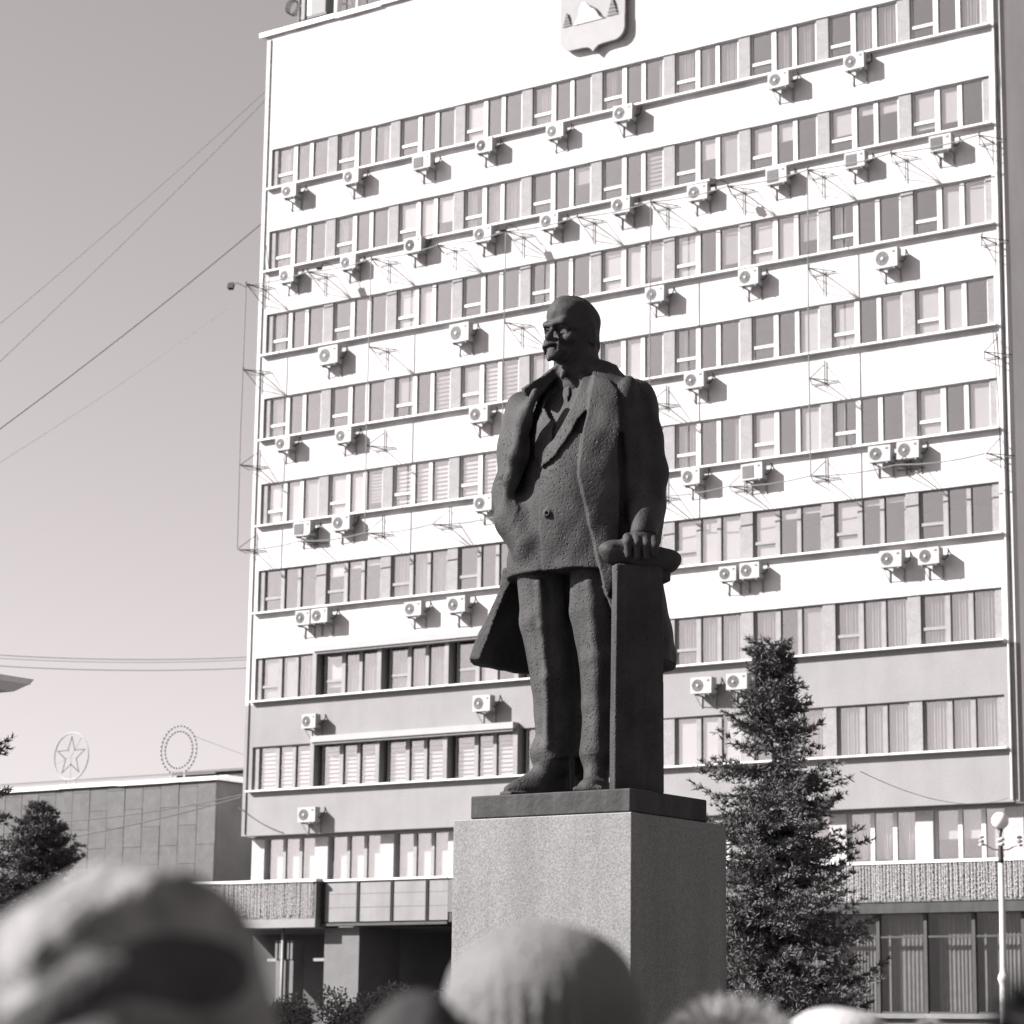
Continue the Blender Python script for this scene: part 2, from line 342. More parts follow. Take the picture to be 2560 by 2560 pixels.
    # arm with its hand in the coat pocket
    for (p0, r0), (p1, r1) in zip([((-.60, -.36, 3.60), .17), ((-.645, -.32, 3.2), .185), ((-.68, -.22, 2.78), .185), ((-.655, -.02, 2.50), .175), ((-.55, .12, 2.26), .11)], [((-.645, -.32, 3.2), .185), ((-.68, -.22, 2.78), .185), ((-.655, -.02, 2.50), .175), ((-.55, .12, 2.26), .11)]):
        fn, bb = cone(p0, p1, r0, r1); G.op(fn, bb, 'u', .11)
    fn, bb = cone((-.90, -.16, 2.88), (-.72, .02, 2.85), .025, .02); G.op(fn, bb, 's', .05)
    # arm reaching down to the pillar
    for (p0, r0), (p1, r1) in zip([((.375, .27, 3.54), .205), ((.435, .28, 3.2), .21), ((.475, .29, 2.88), .205), ((.475, .32, 2.6), .19)], [((.435, .28, 3.2), .21), ((.475, .29, 2.88), .205), ((.475, .32, 2.6), .19), ((.465, .38, 2.27), .16)]):
        fn, bb = cone(p0, p1, r0, r1); G.op(fn, bb, 'u', .05)
    fn, bb = cone((.24, .56, 3.15), (.265, .50, 2.45), .03, .055); G.op(fn, bb, 's', .07)      # gap between arm and coat
    # sleeve head and a crease at the elbow
    fn, bb = ell((.31, .45, 3.55), (.105, .10, .18), .5, -.15); G.op(fn, bb, 'u', .05)
    fn, bb = ell((.465, .475, 3.10), (.022, .04, .11), .3, .12); G.op(fn, bb, 'u', .03)
    # cuff and forearm end turned to the front
    for (p0, r0), (p1, r1) in zip([((.47, .36, 2.62), .165), ((.465, .47, 2.46), .145)], [((.465, .47, 2.46), .145), ((.445, .58, 2.27), .125)]):
        fn, bb = cone(p0, p1, r0, r1); G.op(fn, bb, 'u', .05)
    G.op(*rbox((.445, .585, 2.24), (.15, .10, .012), -.1, .006), 's', .01)
    # coat collar standing off the left shoulder, and the lapel on the right
    cl = raster(px((1398, 908), (1368, 930), (1330, 956), (1306, 974), (1312, 986), (1324, 992), (1340, 1000), (1372, 965), (1396, 935)))
    fc = front(cl); G.op(lambda A, T, Z: np.maximum(fc(A, T, Z), np.abs(T + .02 + .35 * (A + .45)) - .17), ((-.8, -.4, 3.4), (-.1, .5, 3.98)), 'u', .02)
    lr = raster(px((1480, 942), (1470, 980), (1478, 1010), (1512, 1042), (1536, 1024), (1541, 985), (1526, 966)))
    fr2 = front(lr); ol = loft(OC, grow=.085); G.op(lambda A, T, Z: np.maximum(ol(A, T, Z), fr2(A, T, Z)), ((-.3, .05, 2.7), (.5, .95, 3.98)), 'u', .03)
    # rolled front edge of the overcoat on the right
    def surf(x, y):
        a, z = px((x, y))[0]; t = .8
        while t > -.2:
            if G.D[int((a - G.lo[0]) / G.h), int((t - G.lo[1]) / G.h), int((z - t * (z + 2.11) / 23 - G.lo[2]) / G.h)] < 0: break
            t -= G.h
        return np.array((a, t, z - t * (z + 2.11) / 23))
    ed = raster(px((1481, 938), (1463, 1024), (1447, 1117), (1441, 1160), (1442, 1190), (1456, 1257), (1467, 1319), (1485, 1397), (1512, 1492), (1516, 1492), (1545, 1400), (1545, 1250), (1535, 1100), (1545, 1020), (1540, 975), (1520, 950)))
    fe = front(ed); oe = loft(OC, grow=.11, z0=1.3); G.op(lambda A, T, Z: np.maximum(oe(A, T, Z), fe(A, T, Z)), ((-.3, .0, 1.3), (.6, .95, 3.98)), 'u', .006)
    # collar band round the neck
    fn, bb = cone((-.10, -.02, 3.86), (-.11, -.01, 3.99), .235, .20); G.op(fn, bb, 'u', .05)
    # shirt collar wing
    fn, bb = cone((-.23, .17, 3.88), (-.265, .21, 3.77), .035, .02); G.op(fn, bb, 'u', .03)
    # button
    c = surf(1369, 1285); nn = np.array((-.45, .86, .2))
    fn, bb = cone(c - nn * .03, c + nn * .006, .034, .034); G.op(fn, bb, 'u', .006)
    fn, bb = cone(c + nn * .015, c + nn * .05, .020, .026); G.op(fn, bb, 's', .006)
    # modelled surface: gentle unevenness of the clay
    A, T, Z = G.grid(G.sl(None)); rs = np.random.RandomState(4)
    band = np.abs(G.D) < .08; ii = np.nonzero(band); a, t, z = G.ax[0][ii[0]], G.ax[1][ii[1]], G.ax[2][ii[2]]; w = 0
    for fr_, am in ((6, .003), (11, .002), (19, .0016), (34, .0012)):
        for _ in range(4):
            v = rs.normal(size=3); v *= fr_ / np.linalg.norm(v); w = w + am * np.sin(a * v[0] + t * v[1] + z * v[2] + rs.rand() * 6.28)
    G.D[ii] += w
    return G.mesh('figure')

def build_head():
    G = Field((-.56, -.36, 3.66), (.22, .46, 4.64), 0.008)
    ps = R(43); C0 = (-.178, .05)
    def hp(h, g, z): return (C0[0] + h * math.cos(ps) - g * math.sin(ps), C0[1] + h * math.sin(ps) + g * math.cos(ps), z)
    def E(h, g, z, r, k=.03, mode='u', tilt=0.0): fn, bb = ell(hp(h, g, z), r, ps, tilt); G.op(fn, bb, mode, k)
    def K(p0, p1, r0, r1, k=.03, mode='u'): fn, bb = cone(hp(*p0), hp(*p1), r0, r1); G.op(fn, bb, mode, k)
    E(0, -.035, 4.335, (.208, .262, .236), .0)                       # cranium
    E(0, .05, 4.36, (.185, .205, .19), .05)                           # high forehead
    K((0, .06, 4.2), (0, .13, 4.03), .182, .10, .06)                 # face
    for s in (-1, 1):
        K((s * .125, .0, 4.12), (s * .045, .16, 4.0), .08, .05, .05)   # jaw
        E(s * .125, .165, 4.125, (.062, .06, .05), .06)                # cheekbone
        K((s * .02, .266, 4.25), (s * .10, .236, 4.266), .034, .032, .03)  # brow
        K((s * .10, .228, 4.262), (s * .165, .16, 4.22), .03, .02, .035)
    for s in (-1, 1):
        E(s * .088, .268, 4.195, (.06, .075, .038), .022, 's')        # sockets
    for s in (-1, 1):
        E(s * .085, .192, 4.192, (.048, .04, .036), .0)                # eyeballs
        K((s * .04, .228, 4.216), (s * .09, .236, 4.226), .012, .014, .01); K((s * .09, .236, 4.226), (s * .135, .205, 4.205), .014, .01, .01)
        K((s * .045, .226, 4.166), (s * .125, .212, 4.168), .011, .011, .012)
        E(s * .165, .14, 4.24, (.05, .05, .06), .05, 's') if False else None
        E(s * .045, .262, 4.105, (.026, .034, .024), .02)             # nostrils
        K((s * .012, .292, 4.072), (s * .075, .268, 4.05), .033, .03, .015)  # moustache
        K((s * .075, .268, 4.05), (s * .115, .226, 4.005), .03, .016, .015)
        K((s * .045, .205, 3.99), (s * .02, .255, 3.965), .042, .042, .02)       # beard
        E(s * .213, -.03, 4.17, (.026, .058, .085), .02)              # ears
        E(s * .235, -.02, 4.175, (.018, .034, .055), .012, 's')
        K((s * .205, -.06, 4.24), (s * .20, -.075, 4.10), .025, .02, .03)     # hair edge behind the ear
    K((0, .246, 4.24), (0, .312, 4.122), .024, .034, .018)            # nose
    for s in (-1, 1): K((s * .06, .285, 4.135), (s * .10, .235, 4.06), .014, .014, .03, 's')
    E(0, .312, 4.118, (.034, .032, .03), .015)
    K((-.035, .276, 4.02), (.035, .276, 4.02), .018, .018, .008)       # lower lip
    K((-.07, .285, 4.037), (.07, .285, 4.037), .011, .011, .012, 's')
    K((-.05, .262, 3.997), (.05, .262, 3.997), .012, .012, .02, 's')
    K((0, .25, 3.99), (0, .305, 3.925), .058, .026, .02)             # goatee
    for s in (-1, 1): K((s * .055, .235, 4.0), (s * .03, .285, 3.945), .03, .018, .012)
    K((-.085, .19, 3.955), (-.02, .25, 3.895), .02, .02, .03, 's'); K((.085, .19, 3.955), (.02, .25, 3.895), .02, .02, .03, 's')
    E(0, -.21, 4.16, (.15, .09, .13), .06)                             # back of the head
    fn, bb = cone(hp(0, -.06, 4.16), (-.10, -.02, 3.72), .175, .215); G.op(fn, bb, 'u', .06)   # neck
    rs = np.random.RandomState(9); ii = np.nonzero(np.abs(G.D) < .05); a, t, z = G.ax[0][ii[0]], G.ax[1][ii[1]], G.ax[2][ii[2]]; w = 0
    for fr_, am in ((14, .002), (30, .0016), (60, .0012)):
        for _ in range(4):
            v = rs.normal(size=3); v *= fr_ / np.linalg.norm(v); w = w + am * np.sin(a * v[0] + t * v[1] + z * v[2] + rs.rand() * 6.28)
    G.D[ii] += w
    return G.mesh('head')

def build_cap_and_hand():
    G = Field((-.02, .2, 1.85), (.86, .92, 2.62), 0.009)
    # rolled cap lying over the pillar's top
    fn, bb = cone((.20, .57, 2.20), (.42, .58, 2.20), .115, .12); G.op(fn, bb, 'u')
    fn, bb = cone((.42, .57, 2.175), (.66, .48, 2.15), .118, .11); G.op(fn, bb, 'u', .03)
    fn, bb = ell((.175, .59, 2.205), (.12, .12, .085), 0, -.35); G.op(fn, bb, 'u', .03)
    fn, bb = ell((.68, .47, 2.145), (.12, .10, .085), 0, .45); G.op(fn, bb, 'u', .03)
    fn, bb = cone((.20, .705, 2.235), (.32, .70, 2.215), .012, .026); G.op(fn, bb, 's', .02)
    fn, bb = rbox((.60, .44, 2.05), (.075, .10, .09), -.3, .02); G.op(fn, bb, 'u', .01)
    # back of the hand and four fingers closing over it, thumb at the side
    fn, bb = ell((.42, .60, 2.325), (.14, .11, .075), .1, .05); G.op(fn, bb, 'u', .02)
    for i, (a, ln) in enumerate(((.308, .15), (.388, .18), (.466, .17), (.536, .13))):
        k = (a, .655, 2.335 - .012 * abs(i - 1.2)); m = (a + .002, .725, 2.27 - .012 * i); e = (a + .006, .705, 2.25 - ln * .62)
        fn, bb = cone(k, m, .043, .040); G.op(fn, bb, 'u', .012)
        fn, bb = cone(m, e, .040, .030); G.op(fn, bb, 'u', .010)
    fn, bb = cone((.31, .58, 2.31), (.25, .63, 2.25), .045, .036); G.op(fn, bb, 'u', .015)
    G.lo[2] -= .105
    return G.mesh('hand_with_cap')

bronze = mat('statue_bronze', .030, rough=.7, var=.38, scale=2.6, bump=.35, bscale=42, bdist=.02, spec=.15, streak=.35, pits=.6, pscale=29)
headm = mat('statue_bronze_head', .030, rough=.65, var=.2, scale=3, bump=.5, bscale=40, bdist=.012, spec=.12)
statue = empty('statue', STAT, YAW); statue.scale = (1, -1, 1)
tag(statue, 'dark bronze statue of a bald bearded man in an open overcoat, hand on a pillar', 'statue')
for nm, fnc, mt in (('figure', build_figure, bronze), ('head', build_head, headm), ('hand_with_cap', build_cap_and_hand, headm)):
    me = fnc(); me.materials.append(mt)
    me.vertices.foreach_get  # local frame: a sideways, t towards the plaza
    o = link(nm, me, statue)
pil = Field((.08, .22, -.02), (.8, .86, 2.24), .0125)
pil.op(*rbox((.40, .585, .985), (.224, .065, .995), -.3, .010, taper=.03))
pil.op(*rbox((.16, .62, 1.0), (.012, .02, 1.2), -.22, .005), mode='s') if False else None
me = pil.mesh('support_pillar'); me.materials.append(bronze); link('support_pillar', me, statue)
statue.scale = (1, 1, 1)
# the fields are written with t pointing to the plaza; mirror the meshes into Blender's right-handed frame
for ch in statue.children:
    d = ch.data; co = np.empty(len(d.vertices) * 3, np.float32); d.vertices.foreach_get('co', co); co = co.reshape(-1, 3); co[:, 1] *= -1
    d.vertices.foreach_set('co', co.ravel()); d.update()
    bm = bmesh.new(); bm.from_mesh(d); bmesh.ops.recalc_face_normals(bm, faces=bm.faces); bm.to_mesh(d); bm.free(); d.shade_smooth()
slab = MB().box(-.835, .835, -.61, .64, -.199, 0).obj('base_slab', mat('slab_bronze', .03, rough=.65, var=.25, scale=3, bump=.4, bscale=14, streak=.45, spec=.12), statue)
slab.rotation_euler = (0, 0, -YAW); bevel(slab, .012)
granite = mat('pedestal_granite', .105, rough=.55, var=.10, scale=1.6, speck=.5, sscale=55, bump=.25, bscale=60, bdist=.006, streak=.22)
ped = MB().box(34.711, 36.576, -54.213, -52.66, 0, 3.505).obj('pedestal', granite); bevel(ped, .008)
tag(ped, 'tall plain block pedestal of speckled grey granite under the statue', 'pedestal')
grd = MB().box(-600, 600, -500, 700, -.5, 0).obj('ground', mat('plaza_paving', .07, rough=.85, var=.2, scale=.8, bump=.3, bscale=8)); tag(grd, kind='structure')
# ================================================================== office tower
ZH = lambda r: 35.19 - 3.3 * (r - 1)          # window heads, rows counted from the top
WH = 1.66
white = mat('white_render', .42, rough=.9, var=.16, scale=.4, streak=.30, bump=.25, bscale=9, bdist=.02, spec=.1)
lowpaint = mat('grey_render', .185, rough=.9, var=.07, scale=.7, streak=.05, bump=.5, bscale=14, bdist=.02, spec=.1)
concrete = mat('pier_concrete', .20, rough=.95, var=.12, scale=3, speck=.2, sscale=22, bump=.7, bscale=22, bdist=.02, spec=.1)
pvc = mat('white_frame', .36, rough=.45, var=.04, scale=3)
oldframe = mat('grey_frame', .16, rough=.6, var=.12, scale=4)
trim = mat('white_metal_trim', .5, rough=.45, var=.05, scale=2)
dark = mat('dark_metal', .03, rough=.5, var=.2, scale=6)
inter = mat('interior', .10, rough=.9, var=.2, scale=.6)
cable_m = mat('cable_black', .02, rough=.6)
TW = empty('office_tower', (0, 0, 2.4))
tag(TW, 'nine storey white office tower with long ribbon rows of windows behind the statue', 'building')
def T(mb, name, m, smooth=False):
    o = mb.obj(name, m, TW, smooth); o.matrix_parent_inverse = TW.matrix_basis.inverted(); return o
def tp(o): o.matrix_parent_inverse = TW.matrix_basis.inverted(); return o
ZP = ZH(7) - WH - .07                         # paint changes under the sill of the seventh row
XE = 15.42
# spandrel bands
T(MB().box(-XE, XE, 0, .32, ZH(1), 39.86), 'wall_band', white)
for r in range(1, 8):
    T(MB().box(-XE + .42, XE - .42, 0, .32, ZH(r + 1), ZH(r) - WH), 'wall_band', white if r < 7 else lowpaint)
T(MB().box(-XE, XE, 0, .32, 8.84, ZH(8) - WH), 'wall_band', lowpaint)
for s in (-1, 1):
    x0, x1 = sorted((s * (XE - .42), s * XE))
    T(MB().box(x0, x1, 0, .32, ZP, ZH(1)), 'corner_strip', white); T(MB().box(x0, x1, 0, .32, ZH(8) - WH, ZP), 'corner_strip', lowpaint)
# side, rear, roof, floor slabs and rooms
sidem = mat('side_render', .8, rough=.9, var=.08, scale=.5, streak=.1, bump=.3, bscale=9, spec=.1)
T(MB().box(XE - .3, XE + .02, .32, 13.6, 8.84, 39.86), 'side_wall', sidem)
T(MB().box(-XE - .02, -XE + .3, .32, 13.6, 8.84, 39.86), 'side_wall', sidem)
T(MB().box(-XE, XE, 13.6, 13.9, 0, 39.86), 'rear_wall', sidem)
T(MB().box(-XE + .3, XE - .3, .32, 13.6, 39.3, 39.5), 'roof', sidem)
for r in range(1, 9):
    T(MB().box(-XE + .3, XE - .3, .32, 4.4, ZH(r) - WH - .95, ZH(r) - WH - .75), 'floor_slab', inter)
    T(MB().box(-XE + .3, XE - .3, .32, 4.4, ZH(r) + .25, ZH(r) + .4), 'ceiling', inter)
T(MB().box(-XE + .3, XE - .3, 4.4, 4.5, 0, 39.3), 'inner_wall', inter)
# metal coping along the roof edge, laid in uneven lengths
rnd = random.Random(3); x = -15.72
while x < 15.7:
    w = rnd.uniform(1.6, 2.6); x2 = min(x + w, 15.75); dz = rnd.uniform(-.025, .03)
    o = T(MB().box(x, x2 - .015, -.14, .5, 39.86 + dz, 40.04 + dz), 'coping_strip', trim); x = x2
for r in range(1, 9):   # sills: sheet-metal ledges
    T(MB().prism([(-15.12, 0), (15.12, 0), (15.12, .055), (-15.12, .055)], -.21, .12), 'window_ledge', trim).location = (0, 0, ZH(r) - WH)
# concrete piers between the windows
pm = MB().box(-.225, .225, .05, .32, 0, WH).mesh('pier', concrete); pe = MB().box(-.14, .14, .08, .32, 0, WH).mesh('pier', concrete)
finm = MB().box(-.12, .06, -.16, .30, 0, WH + .02).mesh('pier', oldframe)
def put(name, me, x, y, z, parent=None):
    o = link(name, me, parent or TW); o.location = (x, y, z - (2.4 if parent is None else 0)); return o
for r in range(1, 9):
    for i in range(1, 10):
        put('pier', finm if (r >= 7 and 1 <= i <= 5) else pm, -15 + 3 * i, 0, ZH(r) - WH)
    put('pier', pe, -14.88, 0, ZH(r) - WH); put('pier', pe, 14.88, 0, ZH(r) - WH)

# ---- windows
def glass_mat():
    m = bpy.data.materials.new('window_glass'); m.use_nodes = True; nt = m.node_tree; N = nt.nodes; L = nt.links; N.clear()
    out = N.new('ShaderNodeOutputMaterial'); mx = N.new('ShaderNodeMixShader'); tr = N.new('ShaderNodeBsdfTransparent'); gl = N.new('ShaderNodeBsdfGlossy')
    tr.inputs[0].default_value = (.965, .962, .963, 1); gl.inputs[0].default_value = (1, .99, .99, 1); gl.inputs[1].default_value = .035
    lw = N.new('ShaderNodeLayerWeight'); lw.inputs[0].default_value = .5
    pw = N.new('ShaderNodeMath'); pw.operation = 'POWER'; pw.inputs[1].default_value = 4; L.new(lw.outputs['Facing'], pw.inputs[0])
    mr = N.new('ShaderNodeMath'); mr.operation = 'MULTIPLY_ADD'; mr.inputs[1].default_value = .6; mr.inputs[2].default_value = .11
    tc = N.new('ShaderNodeTexCoord'); n = N.new('ShaderNodeTexNoise'); n.inputs['Scale'].default_value = .8
    bp = N.new('ShaderNodeBump'); bp.inputs['Strength'].default_value = .02; bp.inputs['Distance'].default_value = .12
    L.new(tc.outputs['Object'], n.inputs[0]); L.new(n.outputs[0], bp.inputs['Height']); L.new(bp.outputs[0], gl.inputs['Normal'])
    L.new(pw.outputs[0], mr.inputs[0]); L.new(mr.outputs[0], mx.inputs[0]); L.new(tr.outputs[0], mx.inputs[1]); L.new(gl.outputs[0], mx.inputs[2]); L.new(mx.outputs[0], out.inputs[0])
    MATS['glass'] = m; return m
glass = glass_mat()
XW = [(.07, .82), (.99, 1.62), (1.77, 2.47)]
def frame_mesh(m, transom=True):
    b = MB(); y0, y1 = .12, .21
    b.box(0, 2.54, y0, y1, 0, .10).box(0, 2.54, y0, y1, WH - .05, WH)
    for a, c in ((0, .07), (.82, .99), (1.62, 1.77), (2.47, 2.54)): b.box(a, c, y0 + (.0 if c - a < .1 else -.025), y1, .10, WH - .05)
    if transom: b.box(.07, .82, y0 - .015, y1, .53, .63)
    return b.mesh('window', m)
FRM = {(0, 1): frame_mesh(pvc), (1, 1): frame_mesh(oldframe), (1, 0): frame_mesh(oldframe, False), (0, 0): frame_mesh(pvc, False)}
PANE = [MB().box(XW[0][0], XW[0][1], .165, .17, .63, WH - .05).mesh('pane', glass), MB().box(XW[0][0], XW[0][1], .165, .17, .10, .53).mesh('pane', glass),
        MB().box(XW[1][0], XW[1][1], .165, .17, .10, WH - .05).mesh('pane', glass), MB().box(XW[2][0], XW[2][1], .165, .17, .10, WH - .05).mesh('pane', glass),
        MB().box(XW[0][0], XW[0][1], .165, .17, .10, WH - .05).mesh('pane', glass)]
bl_w = mat('blind_white', .195, rough=.8, var=.05, scale=2); bl_g = mat('blind_grey', .11, rough=.8, var=.1, scale=2); cu = mat('curtain_cloth', .16, rough=.9, var=.12, scale=3); cu2 = mat('curtain_sheer', .2, rough=.9, var=.1, scale=3)
BL = {}
def blind(kind, p, frac=1.0, tone='w'):
    key = (kind, p, round(frac, 2), tone)
    if key in BL: return BL[key]
    a, c = XW[p]; m = {'w': bl_w, 'g': bl_g}.get(tone, bl_w); b = MB(); z1 = WH - .04; z0 = z1 - (WH - .13) * frac
    if kind == 'roller': b.box(a - .03, c + .03, .222, .23, z0, z1).box(a - .03, c + .03, .216, .236, z0 - .03, z0)
    elif kind == 'slats':
        n = 10; st = (z1 - z0) / n
        for k in range(n):
            zz = z0 + st * k; b.add([(a - .03, .218, zz + .01), (c + .03, .218, zz + .01), (c + .03, .226, zz + st * .74), (a - .03, .226, zz + st * .74)], [(0, 1, 2, 3)])
    else:
        m = cu if tone == 'g' else cu2; a0, c0 = (a - .05, c + .05) if frac >= 1 else ((a - .05, a - .05 + (c - a + .1) * frac) if kind == 'curtain' else (c + .05 - (c - a + .1) * frac, c + .05))
        n = max(8, int((c0 - a0) / .018)); vs = []
        for k in range(n + 1):
            xx = a0 + (c0 - a0) * k / n; yy = .285 + .035 * math.sin(k * 1.1) + .02 * math.sin(k * .37 + 1); vs += [(xx, yy, .02), (xx, yy, WH - .02)]
        b.add(vs, [(2 * k, 2 * k + 2, 2 * k + 3, 2 * k + 1) for k in range(n)])
    me = b.mesh('blind' if kind in ('roller', 'slats') else 'curtain', m, kind not in ('roller', 'slats')); BL[key] = me; return me
W_ = 'roller'; FIX = {
    (1, 1): [('curtain', 0, .6, 'w')], (1, 2): [('curtainr', 2, .6, 'w'), ('curtain', 0, .4, 'g')], (1, 3): [], (1, 4): [(W_, 0, 1, 'w')], (1, 5): [('curtain', 0, .8, 'w')], (1, 6): [('curtainr', 2, .4, 'w'), ('curtain', 0, .5, 'g')],
    (1, 7): [('curtain', 0, .7, 'w'), ('curtain', 1, .5, 'w'), ('curtain', 2, 1, 'w')], (1, 8): [('curtain', 1, .6, 'w'), ('curtain', 2, .7, 'w')], (1, 9): [('curtain', 1, .8, 'w'), ('curtain', 2, .8, 'w')], (1, 10): [('curtainr', 2, .9, 'w')],
    (2, 1): [('curtain', 0, .6, 'g')], (2, 2): [('curtain', 0, .5, 'w')], (2, 3): [(W_, 0, .6, 'w'), (W_, 1, .85, 'w'), (W_, 2, .62, 'w')], (2, 4): [('curtain', 1, .9, 'w'), ('curtain', 2, 1, 'w'), ('curtain', 0, .5, 'w')], (2, 5): [(W_, 2, .4, 'g')],
    (2, 6): [('slats', 2, 1, 'g')], (2, 7): [(W_, 1, .45, 'w'), (W_, 2, 1, 'g')], (2, 8): [(W_, 0, .6, 'w'), (W_, 1, .4, 'w')], (2, 9): [(W_, 0, .55, 'w'), (W_, 1, .2, 'w'), (W_, 2, .25, 'w')], (2, 10): [(W_, 0, .8, 'w'), (W_, 1, .75, 'w')],
    (3, 1): [('curtain', 0, .4, 'g')], (3, 2): [], (3, 3): [(W_, 0, 1, 'w'), (W_, 1, 1, 'w')], (3, 4): [('curtainr', 2, .3, 'g')], (3, 5): [('curtainr', 0, .5, 'g')], (3, 6): [(W_, 0, .9, 'w'), (W_, 1, 1, 'w'), (W_, 2, .8, 'g')], (3, 7): [(W_, 0, 1, 'w'), (W_, 2, .8, 'g')],
    (3, 8): [(W_, 0, 1, 'w'), (W_, 1, 1, 'w'), (W_, 2, .6, 'g')], (3, 9): [('curtain', 0, .5, 'g')], (3, 10): [(W_, 1, 1, 'w'), (W_, 2, 1, 'w')],
    (4, 1): [('curtain', 0, 1, 'w')], (4, 2): [], (4, 3): [('slats', 2, 1, 'g'), (W_, 0, .6, 'g')], (4, 4): [(W_, 0, .9, 'g'), ('slats', 1, 1, 'w'), ('slats', 2, 1, 'g')], (4, 6): [(W_, 0, 1, 'g'), (W_, 1, 1, 'w')], (4, 7): [('curtain', 0, .5, 'g')], (4, 8): [(W_, 2, 1, 'w')], (4, 9): [(W_, 0, 1, 'w'), (W_, 2, .9, 'g')], (4, 10): [(W_, 0, 1, 'w'), (W_, 1, 1, 'w')],
    (5, 1): [(W_, 0, 1, 'w'), (W_, 1, 1, 'w'), (W_, 2, 1, 'g')], (5, 2): [(W_, 0, 1, 'w'), (W_, 1, 1, 'w'), ('slats', 2, .8, 'g')], (5, 3): [('slats', 0, 1, 'w'), ('slats', 1, 1, 'w'), ('slats', 2, 1, 'w')], (5, 4): [('slats', 0, 1, 'w'), ('slats', 1, 1, 'w'), ('slats', 2, 1, 'w')],
    (5, 7): [('curtain', 0, .8, 'g'), ('curtainr', 2, .4, 'w')], (5, 8): [(W_, 0, 1, 'w'), (W_, 2, 1, 'w')], (5, 9): [('curtain', 0, .4, 'g')], (5, 10): [(W_, 0, 1, 'w'), (W_, 2, 1, 'w')],
    (6, 1): [], (6, 2): [(W_, 0, .3, 'w'), (W_, 1, .15, 'w'), (W_, 2, .12, 'w')], (6, 3): [('curtain', 0, 1, 'g'), ('curtain', 1, 1, 'w'), ('curtain', 2, 1, 'g')], (6, 4): [], (6, 7): [(W_, 0, 1, 'w'), (W_, 1, 1, 'w'), (W_, 2, 1, 'w')], (6, 8): [(W_, 0, 1, 'w'), (W_, 1, .2, 'w'), (W_, 2, .12, 'w')], (6, 9): [(W_, 0, 1, 'w'), (W_, 1, .12, 'w'), (W_, 2, .1, 'w')], (6, 10): [],
    (7, 1): [(W_, 0, 1, 'g'), (W_, 1, 1, 'g'), ('curtain', 2, 1, 'w')], (7, 2): [(W_, 0, .8, 'w'), ('curtain', 1, 1, 'g'), ('curtain', 2, 1, 'g')], (7, 3): [('curtain', 0, 1, 'g'), ('curtain', 1, 1, 'g'), ('curtain', 2, 1, 'g')], (7, 4): [(W_, 1, 1, 'g')],
    (7, 7): [('curtain', 0, 1, 'g'), ('curtain', 1, .9, 'w'), ('curtain', 2, 1, 'w')], (7, 8): [('curtain', 0, 1, 'g'), (W_, 2, 1, 'g')], (7, 9): [('curtain', 0, 1, 'g'), ('curtain', 1, .9, 'w'), ('curtain', 2, .9, 'w')], (7, 10): [('curtain', 0, 1, 'g'), ('curtain', 1, 1, 'w'), ('curtain', 2, 1, 'g')],
    (8, 1): [('slats', p, 1, 'w') for p in range(3)], (8, 2): [('slats', p, 1, 'w') for p in range(3)], (8, 3): [('slats', p, 1, 'w') for p in range(3)], (8, 4): [('slats', p, 1, 'w') for p in range(3)], (8, 7): [(W_, 0, 1, 'w'), (W_, 1, 1, 'w'), (W_, 2, 1, 'w')], (8, 8): [('curtain', 2, 1, 'g')], (8, 9): [('curtain', p, 1, 'w') for p in range(3)], (8, 10): [('curtain', p, 1, 'w') for p in range(3)]}
rnd = random.Random(11)
for r in range(1, 9):
    for b in range(1, 11):
        x = -15 + 3 * (b - 1) + .23; z = ZH(r) - WH; old = r >= 6; tr = not (r == 8 or (r, b) in ((7, 8),))
        w = put('window', FRM[(int(old), int(tr))], x, 0, z)
        for k in ((0, 1, 2, 3) if tr else (4, 2, 3)): link('pane', PANE[k], w)
        sp = FIX.get((r, b))
        if sp is None: sp = [(rnd.choice((W_, 'curtain', W_)), p, rnd.choice((.3, .6, 1)), rnd.choice('wg')) for p in range(3) if rnd.random() < .5]
        for kd, p, fr, tn in sp: me = blind(kd, p, fr, tn); link(me.name.split('.')[0], me, w)
# boxed-out lintels over rows seven and eight
for r, x1 in ((7, -1.9), (8, -3.0)):
    T(MB().box(-11.95, x1, -.36, .0, ZH(r) - .02, ZH(r) + .20), 'lintel', mat('lintel_metal', .22, rough=.6, var=.08, scale=2))
    T(MB().box(-11.9, x1 - .05, -.30, .0, ZH(r) - .10, ZH(r) - .02), 'lintel', oldframe)

